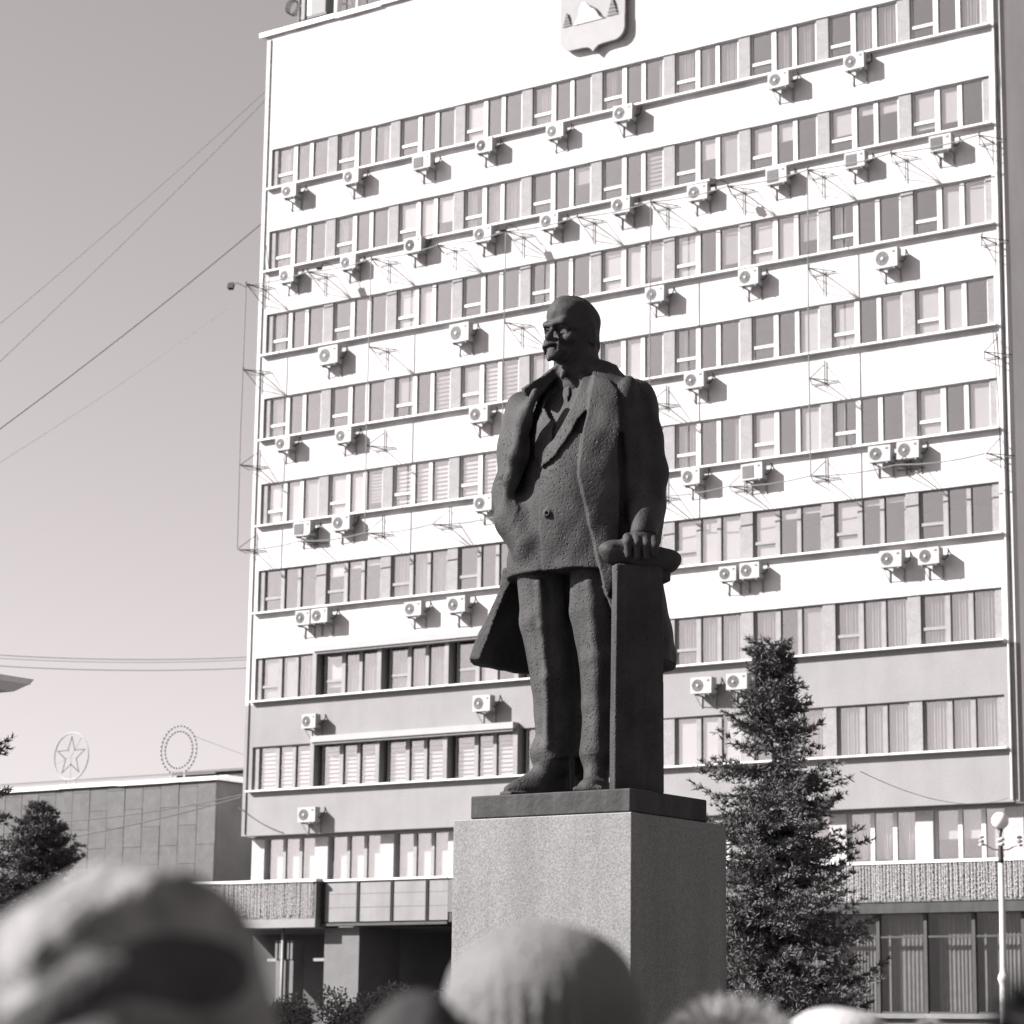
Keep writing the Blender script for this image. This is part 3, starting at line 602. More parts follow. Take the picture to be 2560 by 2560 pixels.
# ---- recessed storey under the overhang
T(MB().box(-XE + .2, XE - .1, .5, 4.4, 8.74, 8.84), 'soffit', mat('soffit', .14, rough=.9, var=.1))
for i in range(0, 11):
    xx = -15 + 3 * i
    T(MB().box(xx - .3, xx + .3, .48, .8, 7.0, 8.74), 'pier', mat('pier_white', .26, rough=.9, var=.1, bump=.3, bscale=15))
    if i < 10:
        w = MB()
        for a, c in ((.3, .38), (1.08, 1.22), (1.86, 2.0), (2.62, 2.7)): w.box(xx + a, xx + c, .62, .72, 7.0, 8.74)
        w.box(xx + .38, xx + 2.62, .62, .72, 7.0, 7.08)
        wo = T(w, 'window', pvc if i > 5 else oldframe)
        for a, c in ((.38, 1.08), (1.22, 1.86), (2.0, 2.62)):
            p = MB().box(xx + a, xx + c, .67, .675, 7.08, 8.74).obj('pane', glass, wo)
            n = MB()
            if i < 7: n.box(xx + a - .03, xx + c + .03, .80, .815, 7.02, 8.72); nm, mm = 'blind', bl_w
            elif i == 8:
                vs = []
                for k in range(17):
                    u = k / 16; vs += [(xx + (a + c) / 2 + (u - .5) * .16, .85 + .03 * math.sin(k * 1.3), 7.3), (xx + a + (c - a) * u, .85 + .03 * math.sin(k * 1.3), 8.72)]
                n.add(vs, [(2 * k, 2 * k + 2, 2 * k + 3, 2 * k + 1) for k in range(16)]); nm, mm = 'curtain', cu
            elif i == 9: n.box(xx + a - .03, xx + c + .03, .80, .815, 7.02 if a > 1.9 else 7.85, 8.72); nm, mm = 'blind', bl_w
            else: n.box(xx + a - .03, xx + c + .03, .80, .815, 7.9, 8.72); nm, mm = 'blind', bl_g
            q = n.obj(nm, mm, wo)
T(MB().box(-XE + .3, XE - .3, .32, 4.4, 6.9, 7.0), 'floor_slab', inter)

# ---- podium: parapets, glazed hall on the right, porch on the left
stone = mat('podium_stone', .115, rough=.9, var=.14, scale=1.2, speck=.2, sscale=14, bump=.5, bscale=20, streak=.1)
beam = mat('podium_beam', .035, rough=.8, var=.3, scale=1.5, streak=.3)
bronze_fr = mat('hall_frame', .035, rough=.5, var=.2, scale=3)
T(MB().box(-5, 27, -1.2, -.9, 5.86, 7.0), 'parapet', stone); T(MB().box(-5, 27, -1.25, .4, 7.0, 7.09), 'parapet_cap', trim)
T(MB().box(-5, 27, -1.17, .4, 5.53, 5.86), 'beam', beam); T(MB().box(-5, 27, -.9, 5, 6.75, 6.9), 'podium_roof', stone)
T(MB().box(-5, 27, -.95, -.6, 0, 2.42), 'plinth', stone); T(MB().box(-5, 27, -1.1, -.6, 2.42, 2.56), 'plinth_ledge', mat('ledge_stone', .12, var=.15))
T(MB().box(-5, 27, 2.4, 2.6, 0, 6.75), 'hall_wall', mat('hall_wall', .08, var=.2, scale=.7)); T(MB().box(-5, 27, -.6, 2.6, 2.2, 2.42), 'hall_floor', inter)
xx = -4.8; k = 0
while xx < 26.5:
    fr = MB().box(xx, xx + .11, -.93, -.75, 2.56, 5.53).box(xx + .11, xx + 1.58, -.9, -.8, 4.80, 4.86).box(xx + .11, xx + 1.58, -.9, -.8, 2.56, 2.62)
    wo = T(fr, 'hall_window', bronze_fr)
    for z0, z1 in ((2.62, 4.80), (4.86, 5.53)):
        p = MB().box(xx + .11, xx + 1.58, -.86, -.855, z0, z1).obj('pane', glass, wo)
    vs = []; a0 = .30 if k % 2 else .18; n = 46; c0 = 1.54 if k % 3 else 1.38
    for q in range(n + 1): vs += [(xx + a0 + (c0 - a0) * q / n, -.5 + .022 * math.sin(q * 1.25 + .8 * math.sin(q * .21)), 2.62), (xx + a0 + (c0 - a0) * q / n, -.5 + .022 * math.sin(q * 1.25 + .8 * math.sin(q * .21)), 5.45)]
    q = MB().add(vs, [(2 * j, 2 * j + 2, 2 * j + 3, 2 * j + 1) for j in range(n)]).obj('curtain', mat('hall_curtain', .12, rough=.9, var=.2, scale=4), wo, True)
    xx += 1.583; k += 1
# porch side: panelled balcony front hung between dark rods
T(MB().box(-10.45, -5.0, -.9, .4, 5.55, 7.0), 'balcony_core', stone)
panel = mat('balcony_panel', .15, rough=.7, var=.12, scale=1.3, streak=.12)
bx = [-10.45, -8.92, -7.43, -5.91, -5.0]
for a, c in zip(bx, bx[1:]):
    for z0, z1 in ((5.60, 6.08), (6.09, 6.55), (6.56, 6.98)): T(MB().box(a + .08, c - .01, -1.2, -.9, z0, z1), 'panel', panel)
    T(MB().box(a - .015, a + .015, -1.26, -1.2, 5.5, 7.05).box(a + .045, a + .07, -1.24, -1.2, 5.5, 7.05), 'rod', dark)
T(MB().box(-10.5, -5, -1.25, -.9, 5.46, 5.55), 'beam', bronze_fr); T(MB().box(-10.5, -5.01, -1.27, .4, 7.0, 7.07), 'parapet_cap', trim)
T(MB().box(-17.5, -10.55, -1.5, .4, 5.72, 7.0), 'parapet', stone); T(MB().box(-17.5, -10.55, -1.52, -.2, 5.42, 5.72), 'beam', mat('pale_beam', .16, var=.1, scale=1.5)); T(MB().box(-17.5, -10.5, -1.58, .4, 7.0, 7.1), 'parapet_cap', trim)
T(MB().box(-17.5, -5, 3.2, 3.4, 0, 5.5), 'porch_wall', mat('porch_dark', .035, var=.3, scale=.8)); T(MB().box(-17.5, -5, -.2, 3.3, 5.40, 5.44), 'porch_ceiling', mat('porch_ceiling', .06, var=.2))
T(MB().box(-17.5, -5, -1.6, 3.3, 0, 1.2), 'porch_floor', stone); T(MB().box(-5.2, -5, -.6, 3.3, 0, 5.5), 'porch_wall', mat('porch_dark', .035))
T(MB().box(-10.6, -9.05, -.9, 1.4, 1.2, 5.42), 'porch_pillar', mat('pillar_render', .105, rough=.9, var=.12, scale=1.4, bump=.3, bscale=8))
pl = MB().box(-12.8, -12.0, -.9, -.3, 1.2, 5.0)
for q in range(5): pl.box(-12.8 + q * .175, -12.8 + q * .175 + .10, -.96, -.9, 4.35, 5.0)
T(pl, 'porch_pillar', mat('pillar_render', .105))
T(MB().tube([(-12.4, -1.02, 1.2), (-12.4, -1.02, 5.42)], .06, 8), 'drainpipe', mat('pipe_grey', .16, rough=.5), True)
for a, c in ((-13.4, -12.82), (-11.25, -10.62)): T(MB().box(a, c, -.7, -.5, 4.28, 4.38), 'door_transom', mat('pipe_grey', .16))
for a in (-7.6, -6.6): T(MB().box(a, a + .6, 3.08, 3.18, 1.2, 3.6), 'door_leaf', mat('door_dark', .06, var=.2))

# garlands of little lamps hung down the parapets
bulb = mat('garland_bulb', .42, rough=.3, var=.2, scale=9)
def garland(x0, x1, y, z0, z1, sd):
    rg = random.Random(sd); b = MB(); xx = x0
    while xx < x1:
        zz = z1 - rg.uniform(0, .12); n = 0; xs = xx; lean = rg.uniform(-.05, .05)
        ze = z0 + rg.choice((0, 0, 0, .05, .1)); b.box(xs - .006, xs + .006, y - .006, y + .006, ze, z1)
        while zz > ze:
            cx = xs + rg.uniform(-.02, .02) + lean * (z1 - zz); r = rg.uniform(.018, .034)
            b.add([(cx + r, y, zz), (cx, y - r, zz), (cx - r, y, zz), (cx, y + r, zz), (cx, y, zz + r * 1.2), (cx, y, zz - r * 1.2)], [(0, 4, 1), (1, 4, 2), (2, 4, 3), (3, 4, 0), (1, 5, 0), (2, 5, 1), (3, 5, 2), (0, 5, 3)])
            zz -= rg.uniform(.08, .2)
        xx += rg.uniform(.06, .13)
    return b
g1 = garland(8.5, 27, -1.24, 5.9, 6.98, 1).obj('light_garland', bulb); tag(g1, 'curtain of hanging lamp strings on the parapet right of the spruce', 'garland', kind='stuff')
g2 = garland(-19, -10.62, -1.55, 5.76, 6.98, 2).obj('light_garland', bulb); tag(g2, 'curtain of hanging lamp strings on the parapet left of the porch', 'garland', kind='stuff')

# ---- crest on the blank wall
ar = []
def arc(cx, cz, r, a0, a1, n=8): return [(cx + r * math.cos(R(a0 + (a1 - a0) * k / n)), cz + r * math.sin(R(a0 + (a1 - a0) * k / n))) for k in range(n + 1)]
out = [(-1.38, 39.55)] + arc(-.93, 36.55, .45, 180, 262) + arc(-.33, 36.30, .22, 95, 30, 4)[:0] + [(-.40, 36.09), (-.18, 36.06), (-.04, 35.95), (.03, 35.86), (.10, 35.95), (.24, 36.06), (.46, 36.09)] + arc(.90, 36.55, .45, 278, 360) + [(1.35, 39.55)]
crest = empty('crest', (0, -.2, 35.9)); tag(crest, 'large shield shaped crest with a hill and two fir trees near the roof', 'emblem')
cm = mat('crest_field', .20, rough=.8, var=.06, scale=2)
def cp(mb, nm, m): o = mb.obj(nm, m, crest); o.matrix_parent_inverse = crest.matrix_basis.inverted(); return o
cp(MB().prism(out, -.24, -.14), 'shield', cm)
cp(MB().box(-.8, .8, -.14, 0, 37.0, 37.2).box(-.8, .8, -.14, 0, 38.6, 38.8), 'wall_bracket', dark)
cp(MB().prism([(-1.38, 37.0), (1.35, 37.0), (1.35, 36.55)] + arc(.90, 36.55, .45, 360, 278)[1:] + [(.46, 36.09), (.24, 36.06), (.10, 35.95), (.03, 35.86), (-.04, 35.95), (-.18, 36.06), (-.40, 36.09)] + arc(-.93, 36.55, .45, 262, 180)[0:], -.262, -.242), 'field', mat('crest_ground', .215, rough=.8, var=.06, scale=2))
cp(MB().prism([(-.78, 37.0), (.58, 37.0), (.36, 37.1), (.2, 37.36), (-.05, 37.5), (-.3, 37.78), (-.42, 37.8), (-.55, 37.6), (-.6, 37.3)], -.29, -.264), 'hill', mat('crest_white', .30, var=.04))
cp(MB().tube([(-.1, -.3, 37.6), (.1, -.3, 37.45), (.22, -.3, 37.3), (.33, -.3, 37.12), (.5, -.3, 37.02)], [.02, .035, .04, .04, .02], 6), 'slope_line', mat('crest_dark', .06))
for cx, z0, sc in ((-1.07, 37.02, .8), (.86, 37.02, 1.0)):
    t = MB()
    for q in range(4): w = (.26 - .055 * q) * sc; t.prism([(cx - w, z0 + q * .13 * sc), (cx + w, z0 + q * .13 * sc), (cx, z0 + (q * .13 + .24) * sc)], -.285 - .012 * q, -.264)
    cp(t, 'fir', mat('crest_fir', .075, var=.2, scale=9))

# ---- cables and pipes down the corners
T(MB().tube([(-15.22, -.03, 8.9), (-15.22, -.03, 22), (-15.19, -.03, 39.7)], .02, 5), 'cable', cable_m)
T(MB().tube([(15.20, -.05, 8.9), (15.22, -.05, 39.7)], .035, 6), 'drainpipe', trim); T(MB().tube([(15.32, -.03, 8.9), (15.30, -.03, 20), (15.34, -.03, 39.7)], .018, 5), 'cable', cable_m)
for q, (x0, z0, x1, z1) in enumerate(((-15.2, 31.4, -15.0, 29.2), (15.25, 33.6, 15.2, 29.7), (14.95, 23.5, 15.1, 19.0))):
    T(MB().tube([(x0, -.06, z0), ((x0 + x1) / 2 + .06, -.08, (z0 + z1) / 2), (x1, -.06, z1)], .014, 5), 'cable', cable_m)
# ================================================================== air conditioners
acw = mat('ac_casing', .275, rough=.5, var=.05, scale=3); acg = mat('ac_grille', .075, rough=.6, var=.1, scale=5); acd = mat('ac_dark', .03, rough=.6); acs = mat('bracket_steel', .2, rough=.5, var=.2)
def disc(b, cx, y, cz, r, n=22): return b.add([(cx + r * math.cos(2 * math.pi * k / n), y, cz + r * math.sin(2 * math.pi * k / n)) for k in range(n)], [tuple(range(n - 1, -1, -1))])
def ac_meshes(w, h, fan, style):
    d = .30; y0 = -.17; y1 = y0 - d; fx = -w * .16; fr = h * .38
    body = MB().box(-w / 2, w / 2, y1, y0, -h / 2, h / 2).mesh('casing', acw)
    g = MB()
    if style == 'square':
        g.box(fx - fr, fx + fr, y1 - .012, y1 - .003, -fr, fr)
        for k in range(9): g.box(fx - fr, fx + fr, y1 - .02, y1 - .012, -fr + fr * 2 * k / 9, -fr + fr * 2 * k / 9 + .012)
    else: disc(g, fx, y1 - .004, 0, fr)
    grille = g.mesh('grille', acd if style == 'open' else acg)
    rg = MB(); n = 24
    for q in range(1, 5):
        rr = fr * q / 4
        rg.tube([(fx + rr * math.cos(2 * math.pi * k / n), y1 - .014, rr * math.sin(2 * math.pi * k / n)) for k in range(n + 1)], .004, 4, False)
    for k in range(6): a = math.pi * k / 3; rg.box(0, 0, 0, 0, 0, 0) if False else rg.tube([(fx, y1 - .014, 0), (fx + fr * math.cos(a), y1 - .014, fr * math.sin(a))], .004, 4, False)
    guard = rg.mesh('fan_guard', mat('ac_guard', .17, rough=.5) if style != 'open' else acd)
    hub = MB().lathe([(0.001, 0), (fr * .22, 0), (fr * .22, .012), (.001, .014)], 14).mesh('fan_hub', acw)
    brk = []
    for s in (-1, 1):
        br = MB(); x = s * w * .34; br.box(x - .02, x + .02, y1 + .02, 0, -h / 2 - .05, -h / 2 - .005)
        br.box(x - .02, x + .02, -.03, 0, -h / 2 - .42, -h / 2 - .05); br.tube([(x, y1 + .08, -h / 2 - .04), (x, -.02, -h / 2 - .38)], .014, 4); brk.append(br.mesh('bracket', acs))
    pp = MB().tube([(w / 2, y0 - .1, -h * .2), (w / 2 + .08, y0 - .08, -h * .25), (w / 2 + .13, y0 + .02, -h * .05), (w / 2 + .1, -.03, h * .3), (w / 2 + .06, .02, h * .55)], .022, 6).mesh('pipe', acd, True)
    lbl = MB().box(w * .28, w * .42, y1 - .004, y1, h * .22, h * .36).mesh('badge', acg)
    return body, grille, guard, hub, brk, pp, lbl, (fx, y1 - .016)
ACM = {}
ROWN = ['top', 'second', 'third', 'fourth', 'fifth', 'sixth', 'seventh', 'eighth']; ORD = ['first', 'second', 'third', 'fourth', 'fifth', 'sixth', 'seventh', 'eighth', 'ninth', 'tenth']
ACS = [[(-13.66, 33.15, 's'), (-10.64, 33.16), (-7.33, 33.1, 'q'), (-4.53, 33.21, 'o'), (-1.45, 33.16), (1.43, 33.23), (7.64, 33.15), (10.42, 33.21)],
       [(-13.69, 29.83), (-10.72, 29.86), (-7.67, 30.0, 'o'), (-4.54, 29.88), (-1.62, 29.85), (1.38, 29.89), (4.41, 29.82), (7.49, 29.83, 'q'), (10.41, 29.82, 'q'), (13.48, 29.79, 'q')],
       [(-11.56, 26.42, 'b'), (-5.5, 26.38, 'b'), (2.77, 26.49), (6.4, 26.52), (11.5, 26.31, 'b')],
       [(-13.59, 23.31, 'sw'), (-10.73, 23.26), (-4.6, 23.26), (4.32, 23.27)],
       [(-12.55, 19.96, 'q'), (-10.74, 20.01), (-4.33, 20.03), (4.19, 20.0), (6.5, 19.91, 'q'), (11.15, 19.93), (12.13, 19.95)],
       [(-12.4, 16.64, 's'), (-11.57, 16.65), (-7.35, 16.55), (-5.39, 16.53), (5.58, 16.6, 's'), (6.38, 16.64), (11.48, 16.53), (12.81, 16.49)],
       [(-11.96, 12.83, 's'), (-4.25, 12.99), (4.59, 13.01), (5.9, 13.05)], [(-11.96, 9.47)]]
for r, row in enumerate(ACS):
    for j, it in enumerate(row):
        x, z = it[:2]; st = it[2] if len(it) > 2 else ''
        key = ('b' if 'b' in st else 's' if 's' in st else 'n', 'open' if 'o' in st else 'square' if 'q' in st else 'round')
        if key not in ACM: ACM[key] = ac_meshes({'b': .86, 's': .66, 'n': .76}[key[0]], {'b': .64, 's': .5, 'n': .54}[key[0]], 0, key[1])
        bd, gr, gu, hb, bk, pp, lb, (fx, fy) = ACM[key]
        o = empty('air_conditioner', (x, -.002, z)); jr = random.Random(r * 31 + j); o.scale = (jr.uniform(.93, 1.07), jr.uniform(.9, 1.1), jr.uniform(.94, 1.06)); o.rotation_euler = (0, jr.uniform(-.02, .02), jr.uniform(-.03, .03)); o.location.y = -.012; link('casing', bd, o); g = link('grille', gr, o)
        if key[1] != 'square': link('fan_guard', gu, g); h = link('fan_hub', hb, g); h.location = (fx, fy, 0); h.rotation_euler = (R(90), 0, 0)
        [link('bracket', k_, o) for k_ in bk]; link('pipe', pp, o); link('badge', lb, o)
        bay = min(10, max(1, int((x + 15) // 3) + 1)); same = [q for q in row if min(10, max(1, int((q[0] + 15) // 3) + 1)) == bay]
        look = {'open': 'black fanned', 'square': 'square grilled', 'round': 'round grilled'}[key[1]]; size = {'b': 'large ', 's': 'small ', 'n': ''}[key[0]]
        pos = '' if len(same) == 1 else (', the left of two' if x == min(q[0] for q in same) else ', the right of two')
        tag(o, f'{size}{look} air conditioner below {ORD[bay - 1]} window from left, {ROWN[r]} row{pos}', 'air conditioner', 'air conditioners on the tower facade')

# ================================================================== thin rod brackets carrying lamp cables
rod = mat('rod_steel', .05, rough=.5, var=.3, scale=5)
def bracket_mesh(up):
    b = MB(); y = -1.05; s = 1 if up else -1
    b.tube([(0, 0, 0), (0, y, -.06)], .022, 5); b.tube([(-.48, -.05, 0), (.48, -.05, 0)], .016, 5)
    for q in (-1, 1): b.tube([(q * .46, -.05, 0), (0, y, -.06)], .015, 5)
    b.tube([(0, -.05, -.12 * s), (0, -.05, .75 * s)], .018, 5); b.tube([(0, -.05, .62 * s), (0, y, -.06)], .014, 5)
    if not up: b.tube([(-.02, y, -.06), (.1, y - .12, .0)], .022, 5)
    return b.mesh('bracket', rod)
BM = {True: bracket_mesh(True), False: bracket_mesh(False)}
lampm = MB().box(-.10, .10, -.07, .07, -.18, .05).box(-.12, .12, -.09, -.07, -.2, .07).mesh('spotlight', cable_m)
BR = [('second', 29.62, range(0, 11), False), ('third', 26.30, (0, 2, 4, 8, 10), False), ('fourth', 22.62, (0, 2, 6, 8, 10), True), ('fifth', 19.42, range(0, 11), True)]
for nm, z, idx, up in BR:
    for i in idx:
        x = -15.15 + 3.02 * i if i < 10 else 15.1
        o = link('rod_bracket', BM[up], None, (x, 0, z)); where = 'left corner' if i == 0 else 'right corner' if i == 10 else f'{ORD[i - 1]} pier'
        tag(o, f'thin rod bracket sticking out at the {where} below the {nm} window row', 'bracket', 'rod brackets on the tower facade')
for i, x in enumerate((-15.15, -9.11, -3.07, 2.97, 9.01)):
    o = MB().tube([(x, -1.06, 29.56), (x - .02, -1.08, 24), (x, -1.06, 19.36)], .022, 5).obj('lamp_cable', mat('cable_pale', .12))
    tag(o, f'thin vertical cable joining the bracket tips, {ORD[i]} from the left', 'cable', 'vertical bracket cables')
for z, nm in ((29.56, 'second'), (19.36, 'fifth')):
    pts = []
    for i in range(0, 41): pts.append((-15.15 + 30.2 * i / 40, -1.06, z - .10 * math.sin(math.pi * (i % 4) / 4)))
    o = MB().tube(pts, .022, 5).obj('lamp_cable', mat('cable_pale', .12)); tag(o, f'long cable strung along the bracket tips below the {nm} window row', 'cable')
for k, (x, y, z, w) in enumerate(((-15.45, -1.55, 29.45, 'at the tower\'s left corner'), (-11.6, -1.0, 29.75, 'near the second air conditioner of the second row'), (-3.2, -1.0, 29.75, 'near the centre of the second row'), (5.4, -1.0, 29.85, 'in the second row right of the statue'))):
    o = link('spotlight', None, None, (x, y, z)); o.empty_display_size = .1
    h = link('lamp_head', lampm, o); h.rotation_euler = (R(-25), 0, R(20)); MB().tube([(0, 0, .02), (.12, .2, .12), (.3, .5, 0)], .014, 5).obj('arm', rod, o)
    tag(o, f'small black floodlight on an arm {w}', 'floodlight', 'floodlights on the tower')

# ================================================================== roof antennas
am = mat('antenna_grey', .09, rough=.6, var=.1, scale=3); aw = mat('antenna_white', .42, rough=.5)
a1 = empty('antenna_mast', (-14.5, .8, 39.5)); tag(a1, 'antenna mast with dish cage at the roof\'s left end', 'antenna')
MB().tube([(0, 0, 0), (0, 0, 2.6)], .06, 8).obj('pole', am, a1); MB().box(-.09, .09, -.09, .09, 0, .9).obj('foot', aw, a1)
c = MB()
for q in range(6): c.tube([(-.35 + .3 * math.cos(2 * math.pi * k / 16), -.1 + .05 * q, 1.75 + .3 * math.sin(2 * math.pi * k / 16)) for k in range(17)], .012, 4, False)
c.obj('dish_cage', dark, a1)
for k, (dx, w) in enumerate(((.30, .17), (.60, .2))): MB().box(dx, dx + w, -.25, -.1, 1.0 + .1 * k, 2.6).obj('panel_antenna', aw if k else am, a1); MB().tube([(0, 0, 1.2 + .5 * k), (dx + .1, -.1, 1.25 + .5 * k)], .03, 5).obj('clamp', dark, a1)
a2 = empty('antenna_cabinet', (-13.3, .8, 39.5)); tag(a2, 'grey equipment cabinet on a dark roof frame beside the antenna mast', 'cabinet')
MB().box(-.35, .35, -.3, .3, 1.05, 2.7).obj('box', am, a2); MB().box(-.5, .45, -.35, .35, .92, 1.02).obj('tray', cable_m, a2)
b = MB()
for q in range(7): b.tube([(-.45 + .13 * q, -.1, 0), (-.45 + .13 * q, -.1, .95)], .02, 4)
b.obj('frame', cable_m, a2)
for k, (x, w, lb) in enumerate(((-12.55, .16, 'thick white pole on the roof beside the grey cabinet'), (-11.55, .10, 'thin white pole on the roof, rightmost of the antennas'))):
    o = empty('antenna_pole', (x, .8, 39.5)); tag(o, lb, 'antenna'); MB().tube([(0, 0, 0), (0, 0, 3)], w, 10).obj('pole', aw, o, True); MB().tube([(.35, .1, 0), (.35, .1, 3)], .025, 5).tube([(.0, .1, 1.4), (.6, .1, 1.3)], .02, 5).tube([(.05, .1, 2.2), (.6, .1, 1.2)], .02, 5).obj('stay', dark, o)
# ================================================================== low hall to the left, clad in stone slabs
LB = empty('low_hall', (-22.1, 6, 0)); tag(LB, 'low stone clad hall with white roof coping left of the office tower', 'building')
def lb(mb, nm, m, sm=False): o = mb.obj(nm, m, LB, sm); o.location = (22.1, -6, 0); return o
slabm = [mat('hall_slab_%s' % k, v, rough=.9, var=.16, scale=2.2, speck=.15, sscale=12, bump=.4, bscale=15) for k, v in (('a', .078), ('b', .080), ('c', .076))]
rnd = random.Random(5)
lb(MB().box(-62, -22.3, 6.12, 30, 0, 11.7), 'wall', slabm[2]); lb(MB().box(-22.3, -22.1, 6.12, 30, 0, 11.7), 'side_wall', mat('hall_side', .075, rough=.9, var=.15, scale=1))
for c in range(22):
    x1 = -22.1 - c * 1.0; z = 3.0 - (.75 if c % 2 else 0)
    while z < 11.7:
        h = 1.55; z1 = min(z + h, 11.72)
        if z1 - z > .03: lb(MB().box(x1 - .985, x1 - .01, 6.0 - rnd.uniform(0, .02), 6.12, z + .0, z1 - .014), 'stone_slab', rnd.choice(slabm))
        z += h
x = -60
while x < -22:
    x2 = min(x + rnd.uniform(2.2, 3.4), -21.95); dz = rnd.uniform(-.02, .02); lb(MB().box(x, x2 - .01, 5.86, 6.5, 11.74 + dz, 11.90 + dz), 'coping_strip', trim); x = x2
lb(MB().box(-22.5, -21.95, 6.5, 30, 11.74, 11.98), 'coping_strip', mat('white_metal_trim', .5))
lb(MB().box(-27.0, -22.4, 9, 16, 11.7, 12.45).box(-27.3, -22.2, 8.8, 16.2, 12.45, 12.55), 'roof_hut', mat('hut_grey', .08, var=.2)); lb(MB().box(-27, -23, 8.95, 9.0, 11.98, 12.4), 'hut_opening', cable_m)
lb(MB().box(-22.1, -20.6, 9, 12, 8.9, 9.05).box(-22.1, -20.9, 9.2, 11.6, 8.2, 8.9), 'side_canopy', mat('canopy_grey', .16, var=.1))
for k in range(3): lb(MB().box(-62, -22.2, 6.02, 6.03, 12.02 + .0, 12.06) if k == 0 else MB().tube([(-62, 6.1 + .05 * k, 12.1 + .03 * k), (-22.2, 6.1 + .05 * k, 12.08 + .03 * k)], .012, 4), 'roof_cable', mat('cable_pale', .12))
# ornaments of rods and lamps standing on its roof
pale = mat('ornament_white', .26, rough=.5); beadm = mat('ornament_lamp', .05, rough=.4, var=.5, scale=30)
def ring(b, c, r, tr, n=40): b.tube([(c[0] + r * math.cos(2 * math.pi * k / n), c[1], c[2] + r * math.sin(2 * math.pi * k / n)) for k in range(n + 1)], tr, 5, False)
def bead(b, c, r=.035): b.add([(c[0] + r, c[1], c[2]), (c[0], c[1] - r, c[2]), (c[0] - r, c[1], c[2]), (c[0], c[1] + r, c[2]), (c[0], c[1], c[2] + r), (c[0], c[1], c[2] - r)], [(0, 4, 1), (1, 4, 2), (2, 4, 3), (3, 4, 0), (1, 5, 0), (2, 5, 1), (3, 5, 2), (0, 5, 3)])
st = empty('star_ornament', (-30.9, 6.6, 13.2)); tag(st, 'round wire ornament with a five pointed star of lamps on the low roof', 'ornament')
b = MB(); ring(b, (0, 0, 0), 1.0, .03); b.obj('hoop', pale, st)
b = MB(); bd = MB()
for k in range(5):
    a0 = math.pi / 2 + k * 2 * math.pi / 5; ro = .84; da = math.pi / 5
    tip = (ro * math.cos(a0), 0, ro * math.sin(a0)); i0 = (.33 * math.cos(a0 - da), 0, .33 * math.sin(a0 - da)); i1 = (.33 * math.cos(a0 + da), 0, .33 * math.sin(a0 + da))
    for e in (i0, i1):
        b.tube([e, tip], .016, 4)
        for q in range(8): bead(bd, tuple(e[j] + (tip[j] - e[j]) * q / 7 + (-.03 if j == 1 else 0) for j in range(3)), .028)
    b.tube([(0, 0, 0), (1.0 * math.cos(a0 + da), 0, 1.0 * math.sin(a0 + da))], .010, 4)
b.obj('star', pale, st); o = bd.obj('lamps', beadm, st); o['kind'] = 'stuff'
MB().tube([(-.3, 0, -.95), (-.3, 0, -1.5)], .04, 5).obj('post', pale, st); MB().tube([(.3, 0, -.95), (.3, 0, -1.5)], .04, 5).obj('post', pale, st)
rn = empty('ring_ornament', (-24.75, 6.6, 13.15)); tag(rn, 'double ring of lamps standing on the low roof beside the tower', 'ornament')
b = MB(); ring(b, (0, 0, 0), .98, .022); b.obj('outer_hoop', pale, rn); b = MB(); ring(b, (0, 0, 0), .76, .022); b.obj('inner_hoop', pale, rn)
bd = MB()
for rr, n in ((.98, 34), (.76, 30)):
    for k in range(n): bead(bd, (rr * math.cos(2 * math.pi * k / n), -.03, rr * math.sin(2 * math.pi * k / n)), .05)
o = bd.obj('lamps', beadm, rn); o['kind'] = 'stuff'
for dx in (-.35, .35): MB().tube([(dx, 0, -.9), (dx, 0, -1.45)], .05, 5).obj('post', pale, rn)
MB().tube([(.85, 0, .5), (8.5, -1.5, -1.8)], .02, 5).obj('stay_wire', mat('cable_grey', .10), rn)

# ================================================================== corner of an older house with a deep cornice, far left
CBd = empty('corniced_house', (6.0, -41.9, -1.78)); tag(CBd, 'house with a deep bracketed white cornice at the left edge', 'building')
def cb(mb, nm, m): o = mb.obj(nm, m, CBd); o.location = (3.4, 23.0, 0); return o
cw = mat('cornice_white', .8, rough=.8, var=.1, scale=2)
cb(MB().box(-30, -3.4, -23, -15, 0, 10.1), 'wall', cw)
pr = [(0, 10.1), (.25, 10.1), (.25, 10.25), (.55, 10.45), (.55, 10.62), (1.0, 10.72), (1.12, 10.98), (0, 11.06)]
for (d0, d1) in zip(pr, pr[1:]): pass
for k, (o0, z0, o1, z1) in enumerate(((.25, 10.1, .25, 10.3), (.5, 10.3, .55, 10.62), (.9, 10.70, 1.12, 10.86), (1.14, 10.86, 1.2, 10.98))):
    b = MB(); b.add([(-30, -23 - o0, z0), (-3.4 + o0, -23 - o0, z0), (-3.4 + o0, -15 + o0, z0), (-30, -15 + o0, z0), (-30, -23 - o1, z1), (-3.4 + o1, -23 - o1, z1), (-3.4 + o1, -15 + o1, z1), (-30, -15 + o1, z1)], [(0, 3, 2, 1), (4, 5, 6, 7), (0, 1, 5, 4), (1, 2, 6, 5), (2, 3, 7, 6), (3, 0, 4, 7)])
    cb(b, 'cornice_step', cw)
for k in range(16): cb(MB().box(-4.3 - k * .5, -4.05 - k * .5, -23.9, -23, 10.5, 10.7), 'dentil', cw)
for k in range(16): cb(MB().box(-3.4, -2.6, -22.6 + k * .5, -22.35 + k * .5, 10.5, 10.7), 'dentil', cw)
cb(MB().prism([(-30, 10.98), (-2.4, 10.98), (-6, 11.6), (-30, 11.6)], -24.0, -14.1), 'roof', mat('roof_pale', .5, var=.2))

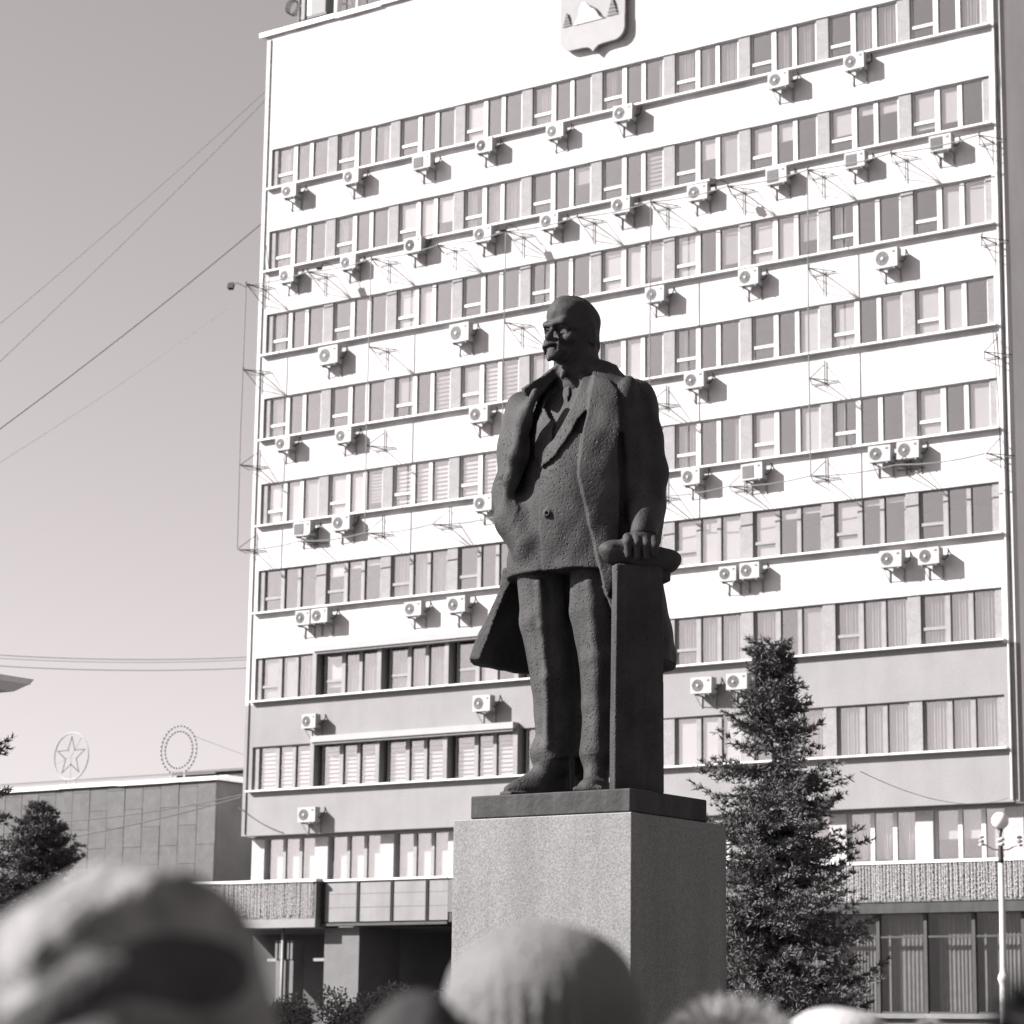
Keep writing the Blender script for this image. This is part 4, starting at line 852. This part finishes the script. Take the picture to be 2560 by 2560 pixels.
# ================================================================== conifers
needle = mat('spruce_needles', .095, rough=.7, var=.45, scale=1.6, spec=.12); needle2 = mat('spruce_needles_grey', .10, rough=.7, var=.4, scale=2.2, spec=.12); bark = mat('spruce_bark', .035, rough=.95, var=.3, scale=6, bump=.6, bscale=14)
def spruce(name, loc, H, R0, prof, seed, m, label, dens=1.0, tuft=.11, z_lo=.8, lean=0.0):
    rg = random.Random(seed); root = empty(name, loc); tag(root, label, 'tree', None)
    n = 14; tr = MB().tube([(.05 * math.sin(k * .9) + lean * (k / n) ** 2, .05 * math.cos(k * 1.3), H * k / n) for k in range(n + 1)], [max(.012, (.012 * H + .05) * (1 - k / n)) for k in range(n + 1)], 8)
    tr.obj('trunk', bark, root, True)
    V = []; F = []; br = MB()
    def quad(p, d, s, w):
        k = len(V); a = p - s * w; b_ = p + s * w; q = p + d
        V.extend((a[:], b_[:], (q + s * w * .35)[:], (q - s * w * .35)[:])); F.append((k, k + 1, k + 2, k + 3))
    def tuftat(p, d, sc):
        for _ in range(7):
            v = (d * rg.uniform(.3, 1.1) + Vector((rg.gauss(0, .55), rg.gauss(0, .55), rg.gauss(.18, .5)))).normalized()
            s = v.cross(Vector((rg.gauss(0, 1), rg.gauss(0, 1), rg.gauss(0, 1)))).normalized(); quad(p, v * sc * rg.uniform(.7, 1.3), s, sc * rg.uniform(.09, .16))
    z = z_lo
    while z < H * .985:
        f = z / H; rad = R0 * np.interp(f, [p[0] for p in prof], [p[1] for p in prof])
        nb = max(3, int((4.6 + rad * 2.0) * dens))
        for k in range(nb):
            a = rg.uniform(0, 2 * math.pi); L = rad * rg.choice((.45, .65, .8, .95, 1.0, 1.2)) * rg.uniform(.8, 1.12); zz = z + rg.uniform(-.14, .14)
            up = rg.uniform(.12, .35) if f > .75 else rg.uniform(-.12, .15); droop = rg.uniform(.10, .34) * (1 - f * .6)
            pts = []; m_ = max(4, int(L / .13)); wob = rg.uniform(-.25, .25)
            for j in range(m_ + 1):
                u = j / m_; aa = a + wob * u * u; r = L * u
                pts.append(Vector((r * math.cos(aa) + lean * f * f, r * math.sin(aa), zz + L * (up * u - droop * math.sin(u * 2.3)) + (.10 * L * max(0, u - .7) * 3))))
            br.tube(pts, [max(.004, .018 * (1 - j / m_) * (.5 + rad / R0)) for j in range(m_ + 1)], 4, False)
            for j in range(1, m_ + 1):
                u = j / m_
                if u < .28 and rg.random() < .6: continue
                d = (pts[j] - pts[j - 1]).normalized(); side = d.cross(Vector((0, 0, 1))).normalized()
                nt = 2 if u < .95 else 1
                for s_ in (-1, 1):
                    tl = (.10 + .34 * L * (1 - u) * .55 + .08) * rg.uniform(.5, 1.2)
                    steps = max(1, int(tl / (tuft * .75)))
                    for q in range(steps):
                        pp = pts[j] + (side * s_ * .8 + d * .6 - Vector((0, 0, 1)) * rg.uniform(0, .45)) * tl * (q + .6) / steps
                        tuftat(pp, (side * s_ + d).normalized(), tuft * rg.uniform(.7, 1.15))
                tuftat(pts[j], d, tuft)
        z += rg.choice((.10, .15, .2, .27)) * (1 if f < .8 else .5) / max(.6, dens)
    me = bpy.data.meshes.new('crown'); me.from_pydata(V, [], F); me.materials.append(m); me.update(); link('crown', me, root); br.obj('branches', bark, root, True)
    return root
PR = [(0, .9), (.2, 1.0), (.42, .98), (.58, .82), (.70, .74), (.80, .44), (.9, .20), (.94, .16), (.975, .26), (1, .10)]
spruce('spruce_tree', (26.05, -33.3, 0), 8.5, 1.6, PR, 7, needle, 'tall ragged spruce right of the pedestal in front of the tower', 1.3, .098, 1.0, -.08)
spruce('spruce_tree', (-6.0, -19.4, 0), 8.1, 1.6, [(0, 1), (.5, 1.0), (.75, .85), (.9, .45), (1, .06)], 21, needle2, 'bushy grey green spruce low at the left, in front of the low hall', 1.5, .12, 3.4)
spruce('spruce_tree', (18.35, -45.1, 0), 7.2, 1.3, [(0, 1), (.5, .9), (.8, .55), (1, .05)], 33, needle, 'dark spruce cut off by the left edge', 1.0, .10, 1.8)

# ================================================================== shrubs in front of the porch
leaf = mat('shrub_leaves', .15, rough=.6, var=.5, scale=5, spec=.15)
def shrub(loc, rx, rz, seed, label, n=11000):
    rg = random.Random(seed); root = empty('shrub', loc); tag(root, label, 'shrub', 'shrubs before the porch'); V = []; F = []; st_ = MB()
    cl = [(Vector((rg.gauss(0, .5) * rx, rg.gauss(0, .5) * rx, rz * rg.uniform(.5, .95))), rg.uniform(.28, .5)) for _ in range(20)]
    for c, r in cl: st_.tube([(0, 0, 0), (c.x * .4, c.y * .4, c.z * .5), c], [.03, .02, .008], 4)
    for _ in range(n):
        c, r = rg.choice(cl); d = Vector((rg.gauss(0, 1), rg.gauss(0, 1), rg.gauss(0, .8))).normalized(); p = c + d * r * rg.uniform(.5, 1.05)
        v = (d + Vector((rg.gauss(0, .6), rg.gauss(0, .6), rg.gauss(0, .6)))).normalized(); s = v.cross(Vector((rg.gauss(0, 1), rg.gauss(0, 1), rg.gauss(0, 1)))).normalized()
        k = len(V); w = rg.uniform(.016, .03); h = w * 2.6; V.extend(((p - s * w)[:], (p + s * w)[:], (p + v * h + s * w * .3)[:], (p + v * h - s * w * .3)[:])); F.append((k, k + 1, k + 2, k + 3))
    me = bpy.data.meshes.new('foliage'); me.from_pydata(V, [], F); me.materials.append(leaf); link('foliage', me, root); st_.obj('stems', bark, root, True)
shrub((14.2, -29.8, 0), 1.0, 2.5, 1, 'fine leaved rounded shrub at the porch, left of the knitted hat')
shrub((15.6, -28.8, 0), .9, 2.45, 2, 'bright leaved shrub close to the pedestal\'s left side')
shrub((12.9, -30.6, 0), .6, 2.25, 3, 'dark shrub in the porch shade beside the beret')

# ================================================================== street lamp
LP = empty('street_lamp', (21.75, -15.05, 0)); tag(LP, 'slender pale street lamp with a white globe in front of the glazed hall', 'street lamp')
lm = mat('lamp_pole_paint', .33, rough=.5, var=.12, scale=5)
MB().lathe([(.17, 0), (.17, .5), (.12, .6), (.105, 2.9), (.10, 3.05), (.125, 3.12), (.15, 3.2), (.125, 3.28), (.09, 3.34), (.08, 3.5), (.065, 5.9)], 16).obj('pole', lm, LP, True)
MB().lathe([(.07, 5.9), (.065, 6.0), (.05, 6.35), (.03, 6.55), (.075, 6.72), (.001, 6.72)], 14).obj('neck', dark, LP, True)
opal = mat('opal_glass', .62, rough=.25, spec=.5)
def globe(x, y, z, r=.205):
    b = MB().lathe([(.001, -r)] + [(r * math.sin(math.pi * k / 14), -r * math.cos(math.pi * k / 14)) for k in range(1, 14)] + [(.001, r)], 24); o = b.obj('globe', opal, LP, True); o.location = (x, y, z)
globe(0, 0, 6.9)
b = MB()
for q in (-1, 1):
    b.tube([(0, 0, 6.2), (q * .15, q * .11, 6.22), (q * .30, q * .21, 6.32), (q * .37, q * .26, 6.4)], .018, 6)
    arm = b.obj('arm', lm, LP); b = MB()
    for k in range(3): MB().lathe([(.07 - .01 * k, 6.30 + .09 * k), (.075, 6.34 + .09 * k), (.02, 6.37 + .09 * k)], 10, (q * .37, q * .26, 0)).obj('lamp_cup', lm, arm)
    for k in range(2): MB().lathe([(.06, 6.3 + .12 * k), (.075, 6.34 + .12 * k), (.02, 6.38 + .12 * k)], 10, (-q * .10, q * .14, 0)).obj('lamp_cup', lm, arm)

# ================================================================== wires across the sky
wm = mat('wire_grey', .2, rough=.6); wd = mat('wire_dark', .05, rough=.6)
def wire(p0, p1, sag, r, label, m=wm):
    p0, p1 = Vector(p0), Vector(p1); n = 30; pts = [p0.lerp(p1, k / n) - Vector((0, 0, sag * 4 * (k / n) * (1 - k / n))) for k in range(n + 1)]
    o = MB().tube(pts, r, 5).obj('overhead_wire', m); tag(o, label, 'wire', 'overhead wires'); return o
def ext(a, b, k): a, b = Vector(a), Vector(b); return a + (b - a) * k
wire((-28.13, 14.63, 44.99), (-27.87, -7.23, 24.73), 0.25, 0.013, "faintest long wire falling from behind the tower's top left edge", wm)
wire((-27.55, 13.98, 44.26), (-28.28, -6.66, 23.01), 0.3, 0.016, "long wire just below the faintest one in the upper sky", wm)
wire((-27.5, 14.2, 38.47), (-28.69, -6.12, 21.43), 0.3, 0.021, "darkest long wire falling left across the middle of the sky", wd)
wire((-24.23, 8.06, 32.22), (-28.87, -3.02, 22.57), 0.2, 0.011, "short looking pale wire lowest of the four slanting ones", wm)
wire((-34.68, 23.7, 19.93), (-41.35, 5.75, 18.58), 0.35, 0.018, "topmost of the level wires above the low hall", wm)
wire((-34.69, 23.72, 19.81), (-41.36, 5.77, 18.43), 0.35, 0.013, "second of the level wires above the low hall", wm)
wire((-34.74, 23.79, 19.41), (-41.4, 5.82, 18.1), 0.35, 0.018, "lowest of the level wires above the low hall", wm)
wire((-15.7, .3, 10.4), (-42, 2.5, 11.2), .9, .022, 'upper dark cable slung before the low hall', wd); wire((-15.7, .25, 10.3), (-42, 1.5, 8.6), .6, .024, 'lower dark cable slung before the low hall', wd)
wire((-15.5, -.1, 9.9), (-13.4, -.03, 8.9), .1, .02, 'short cable running down over the tower\'s lower left corner', wd)
wire((27, -32, 6.3), (15.1, -.1, 8.95), .35, .007, 'thin sagging wire from the spruce to the tower\'s right corner')
# ================================================================== onlookers seen from behind
def build_body(h, seed):
    """standing figure seen from behind, arms down, one continuous mesh; y axis = the way it faces"""
    G = Field((-.42, -.28, -.02), (.42, .34, h * .99), .022); k = h / 1.72
    def K(p0, p1, r0, r1, s=.04): fn, bb = cone([v * k for v in p0], [v * k for v in p1], r0 * k, r1 * k); G.op(fn, bb, 'u', s)
    for s in (-1, 1):
        K((s * .09, 0, .86), (s * .10, .01, .47), .095, .07); K((s * .10, .01, .47), (s * .105, -.02, .09), .07, .05); K((s * .105, -.04, .05), (s * .12, .15, .04), .05, .042)
        K((s * .17, 0, 1.36), (s * .235, -.02, 1.10), .075, .062); K((s * .235, -.02, 1.10), (s * .24, .06, .86), .06, .05)
        for q in range(4): K((s * (.235 + .012 * (q - 1.5)), .075 + .018 * (q - 1.5), .84), (s * .232, .09 + .018 * (q - 1.5), .73 + .012 * abs(q - 1.5)), .013, .010, .01)
        K((s * .22, .10, .84), (s * .20, .125, .78), .014, .011, .01)
        K((0, 0, 1.36), (s * .14, 0, 1.37), .10, .09)
        fn, bb = ell((s * .078 * k, -.005 * k, 1.555 * k), (.012 * k, .03 * k, .035 * k)); G.op(fn, bb, 'u', .01)
    K((0, 0, .78), (0, 0, 1.05), .20, .165, .08); K((0, 0, 1.05), (0, .01, 1.30), .165, .18, .08)
    K((0, -.01, 1.36), (0, .0, 1.5), .065, .06); fn, bb = ell((0, .0, 1.595 * k), (.078 * k, .098 * k, .12 * k)); G.op(fn, bb, 'u', .03)
    K((0, .085, 1.60), (0, .115, 1.55), .012, .018, .02); K((0, .05, 1.51), (0, .075, 1.50), .05, .035, .03); K((-.025, .098, 1.515), (.025, .098, 1.515), .01, .01, .01)
    for s in (-1, 1): fn, bb = ell((s * .032 * k, .098 * k, 1.60 * k), (.02 * k, .015 * k, .011 * k)); G.op(fn, bb, 's', .012)
    return G.mesh('body')
skin = mat('skin', .13, rough=.6, var=.08, scale=8)
def sdf_hat(parts, lo, hi, h=.008, wob=.002, seed=1):
    G = Field(lo, hi, h)
    for mode, (fn, bb), k in parts: G.op(fn, bb, mode, k)
    rs = np.random.RandomState(seed); ii = np.nonzero(np.abs(G.D) < .04); a, t, z = G.ax[0][ii[0]], G.ax[1][ii[1]], G.ax[2][ii[2]]; w = 0
    for fr_, am in ((30, wob), (60, wob * .6)):
        for _ in range(4): v = rs.normal(size=3); v *= fr_ / np.linalg.norm(v); w = w + am * np.sin(a * v[0] + t * v[1] + z * v[2] + rs.rand() * 6.28)
    G.D[ii] += w; return G.mesh('hat')
def fur(b, c, r, n, ln, seed, zmin=-.5):
    rg = random.Random(seed)
    for _ in range(n):
        d = Vector((rg.gauss(0, 1), rg.gauss(0, 1), rg.gauss(0, 1))).normalized()
        if d.z < zmin: continue
        p = Vector((c[0] + d.x * r[0], c[1] + d.y * r[1], c[2] + d.z * r[2])); v = (d + Vector((rg.gauss(0, .35), rg.gauss(0, .35), rg.gauss(0, .35)))).normalized()
        s = v.cross(Vector((rg.gauss(0, 1), rg.gauss(0, 1), rg.gauss(0, 1)))).normalized() * .0022; l = ln * rg.uniform(.6, 1.25)
        b.add([p - s - d * .01, p + s - d * .01, p + v * l], [(0, 1, 2)])
    return b
def person(x, y, h, coat, label, rz=None):
    """x, y on the plaza; h crown height of the head"""
    o = empty('person', (x, y, 0), (YAW if rz is None else rz)); tag(o, label, 'person')
    me = build_body(h, 0); me.materials.append(coat); me.materials.append(skin)
    zc = np.empty(len(me.polygons) * 3); me.polygons.foreach_get('center', zc); zc = zc.reshape(-1, 3)
    me.polygons.foreach_set('material_index', ((zc[:, 2] > h * .845) | ((zc[:, 2] < h * .5) & (np.abs(zc[:, 0]) > .21 * h / 1.72))).astype(np.int32))
    bm = bmesh.new(); bm.from_mesh(me); bmesh.ops.recalc_face_normals(bm, faces=bm.faces); bm.to_mesh(me); bm.free(); me.shade_smooth()
    link('body', me, o); return o
def hat_on(p, me, m, z):
    me.materials.append(m); bm = bmesh.new(); bm.from_mesh(me); bmesh.ops.recalc_face_normals(bm, faces=bm.faces); bm.to_mesh(me); bm.free(); me.shade_smooth()
    o = link('hat', me, p, (0, 0, z)); return o
coat_d = mat('coat_dark', .03, rough=.9, var=.2, scale=6, bump=.3, bscale=40); coat_m = mat('coat_mid', .10, rough=.9, var=.2, scale=6); coat_l = mat('coat_light', .2, rough=.9, var=.1, scale=6)
B = ((-.2, -.2, -.12), (.2, .2, .16))
# 1: soft mottled cap, nearest, bottom left
wool = mat('cap_tweed', .13, rough=.95, var=.75, scale=10, speck=.25, sscale=70, bump=.9, bscale=45)
p = person(46.995, -71.15, 1.625, coat_d, 'person in a soft mottled cap, nearest the camera at bottom left')
band = [(-.116, -.02, -.012), (-.10, -.072, .004), (-.085, -.098, .012), (-.05, -.122, .034), (-.01, -.123, .058), (.03, -.10, .078), (.055, -.066, .088)]
h = sdf_hat([('u', ell((0, -.01, .02), (.118, .128, .088), 0, .04), 0), ('u', ell((.02, .0, -.03), (.12, .13, .07)), .04), ('s', ell((-.045, -.125, .065), (.035, .02, .018), 0, -.5), .02), ('s', ell((.0, -.105, .092), (.03, .02, .014), 0, -.3), .02)] + [('u', cone(band[i], band[i + 1], .015, .015 if i < 5 else .009), .012) for i in range(6)] + [('s', ell((0, 0, -.13), (.1, .115, .08)), .01)], *B, wob=.004)
ho = hat_on(p, h, wool, 1.63)
Gc = Field(*B, .008); Gc.op(*ell((.002, -.01, .015), (.121, .132, .089))); Gc.op(lambda A, T, Z: Z - np.minimum(.557 * A + .028, .052) + 0 * T, None, 'i'); Gc.op(*ell((0, 0, -.13), (.1, .115, .08)), mode='s')
cm_ = Gc.mesh('turn_up'); cm_.materials.append(mat('turn_up_dark', .035, rough=.95, var=.4, scale=20, bump=.6, bscale=60)); bm = bmesh.new(); bm.from_mesh(cm_); bmesh.ops.recalc_face_normals(bm, faces=bm.faces); bm.to_mesh(cm_); bm.free(); cm_.shade_smooth(); link('turn_up', cm_, ho)
# 2: knitted beanie, bottom centre
knit = mat('knit_grey', .105, rough=.95, var=.12, scale=9, bump=.9, bscale=90, bdist=.01)
p = person(46.65, -70.025, 1.66, coat_m, 'person in a smooth pale grey knitted hat before the pedestal')
h = sdf_hat([('u', ell((0, 0, .0), (.122, .132, .092), 0, -.08), 0), ('u', cone((0, 0, -.085), (0, 0, -.05), .12, .124), .012), ('s', ell((0, 0, -.13), (.10, .112, .085)), .01)], *B, wob=.0015)
co = np.empty(len(h.vertices) * 3, np.float32); h.vertices.foreach_get('co', co); co = co.reshape(-1, 3)   # ribbed turn-up
an = np.arctan2(co[:, 1], co[:, 0]); k_ = 1 + .03 * np.sin(an * 34) * np.clip((.03 - co[:, 2]) / .05, 0.15, 1); co[:, 0] *= k_; co[:, 1] *= k_; h.vertices.foreach_set('co', co.ravel()); h.update()
hat_on(p, h, knit, 1.655)
# 3: dark hat just in front of it
felt = mat('felt_dark', .018, rough=.95, var=.4, scale=14, bump=.5, bscale=50)
p = person(46.965, -70.675, 1.585, coat_d, 'person in a low dark felt hat, lower left of the knitted hat')
h = sdf_hat([('u', ell((-.01, 0, .0), (.058, .10, .075)), 0), ('u', cone((0, 0, -.08), (0, 0, -.06), .10, .085), .05), ('s', ell((0, 0, -.13), (.085, .10, .075)), .01)], *B, wob=.004, seed=5)
hat_on(p, h, felt, 1.572)
# 4: fluffy fur hat
furm = mat('fur_pale', .24, rough=.9, var=.3, scale=40)
p = person(46.21, -68.82, 1.61, coat_l, 'person in a fluffy pale fur hat at the pedestal\'s lower right corner')
h = sdf_hat([('u', ell((0, 0, 0), (.09, .10, .065)), 0), ('s', ell((0, 0, -.1), (.08, .09, .075)), .01)], *B)
ho = hat_on(p, h, furm, 1.585); ff = fur(MB(), (0, 0, 0), (.09, .10, .065), 5200, .042, 3).obj('fur', furm, ho); ff['kind'] = 'stuff'
# 5: white knitted hat
knw = mat('knit_white', .30, rough=.95, var=.08, scale=20, bump=.7, bscale=80, bdist=.01)
p = person(46.11, -68.26, 1.615, coat_m, 'person in a white ribbed knitted hat right of the fur hat')
h = sdf_hat([('u', ell((0, 0, 0), (.115, .125, .085), 0, .08), 0), ('u', cone((0, 0, -.06), (0, 0, -.04), .118, .12), .02), ('s', ell((0, 0, -.12), (.098, .11, .085)), .01)], *B, wob=.0015, seed=3)
hat_on(p, h, knw, 1.585)
# 6: dark fur hat cut by the right edge
furd = mat('fur_dark', .012, rough=.9, var=.3, scale=30)
p = person(47.34, -69.93, 1.63, coat_d, 'person in a dark fur hat cut off by the right edge')
h = sdf_hat([('u', ell((0, 0, 0), (.095, .105, .075)), 0), ('s', ell((0, 0, -.1), (.08, .09, .075)), .01)], *B, seed=8)
ho = hat_on(p, h, furd, 1.60); ff = fur(MB(), (0, 0, 0), (.095, .105, .075), 3500, .04, 6).obj('fur', furd, ho); ff['kind'] = 'stuff'
# 7: small hat with a fluffy pompom, far right bottom
p = person(45.79, -67.23, 1.55, coat_d, 'person with a fluffy white pompom just showing at the bottom right')
h = sdf_hat([('u', ell((0, 0, 0), (.105, .115, .085)), 0), ('s', ell((0, 0, -.11), (.09, .10, .085)), .01)], *B, seed=9)
ho = hat_on(p, h, knw, 1.52); ff = fur(MB(), (0, 0, .11), (.022, .022, .022), 900, .022, 12, -1).obj('pompom', furm, ho)
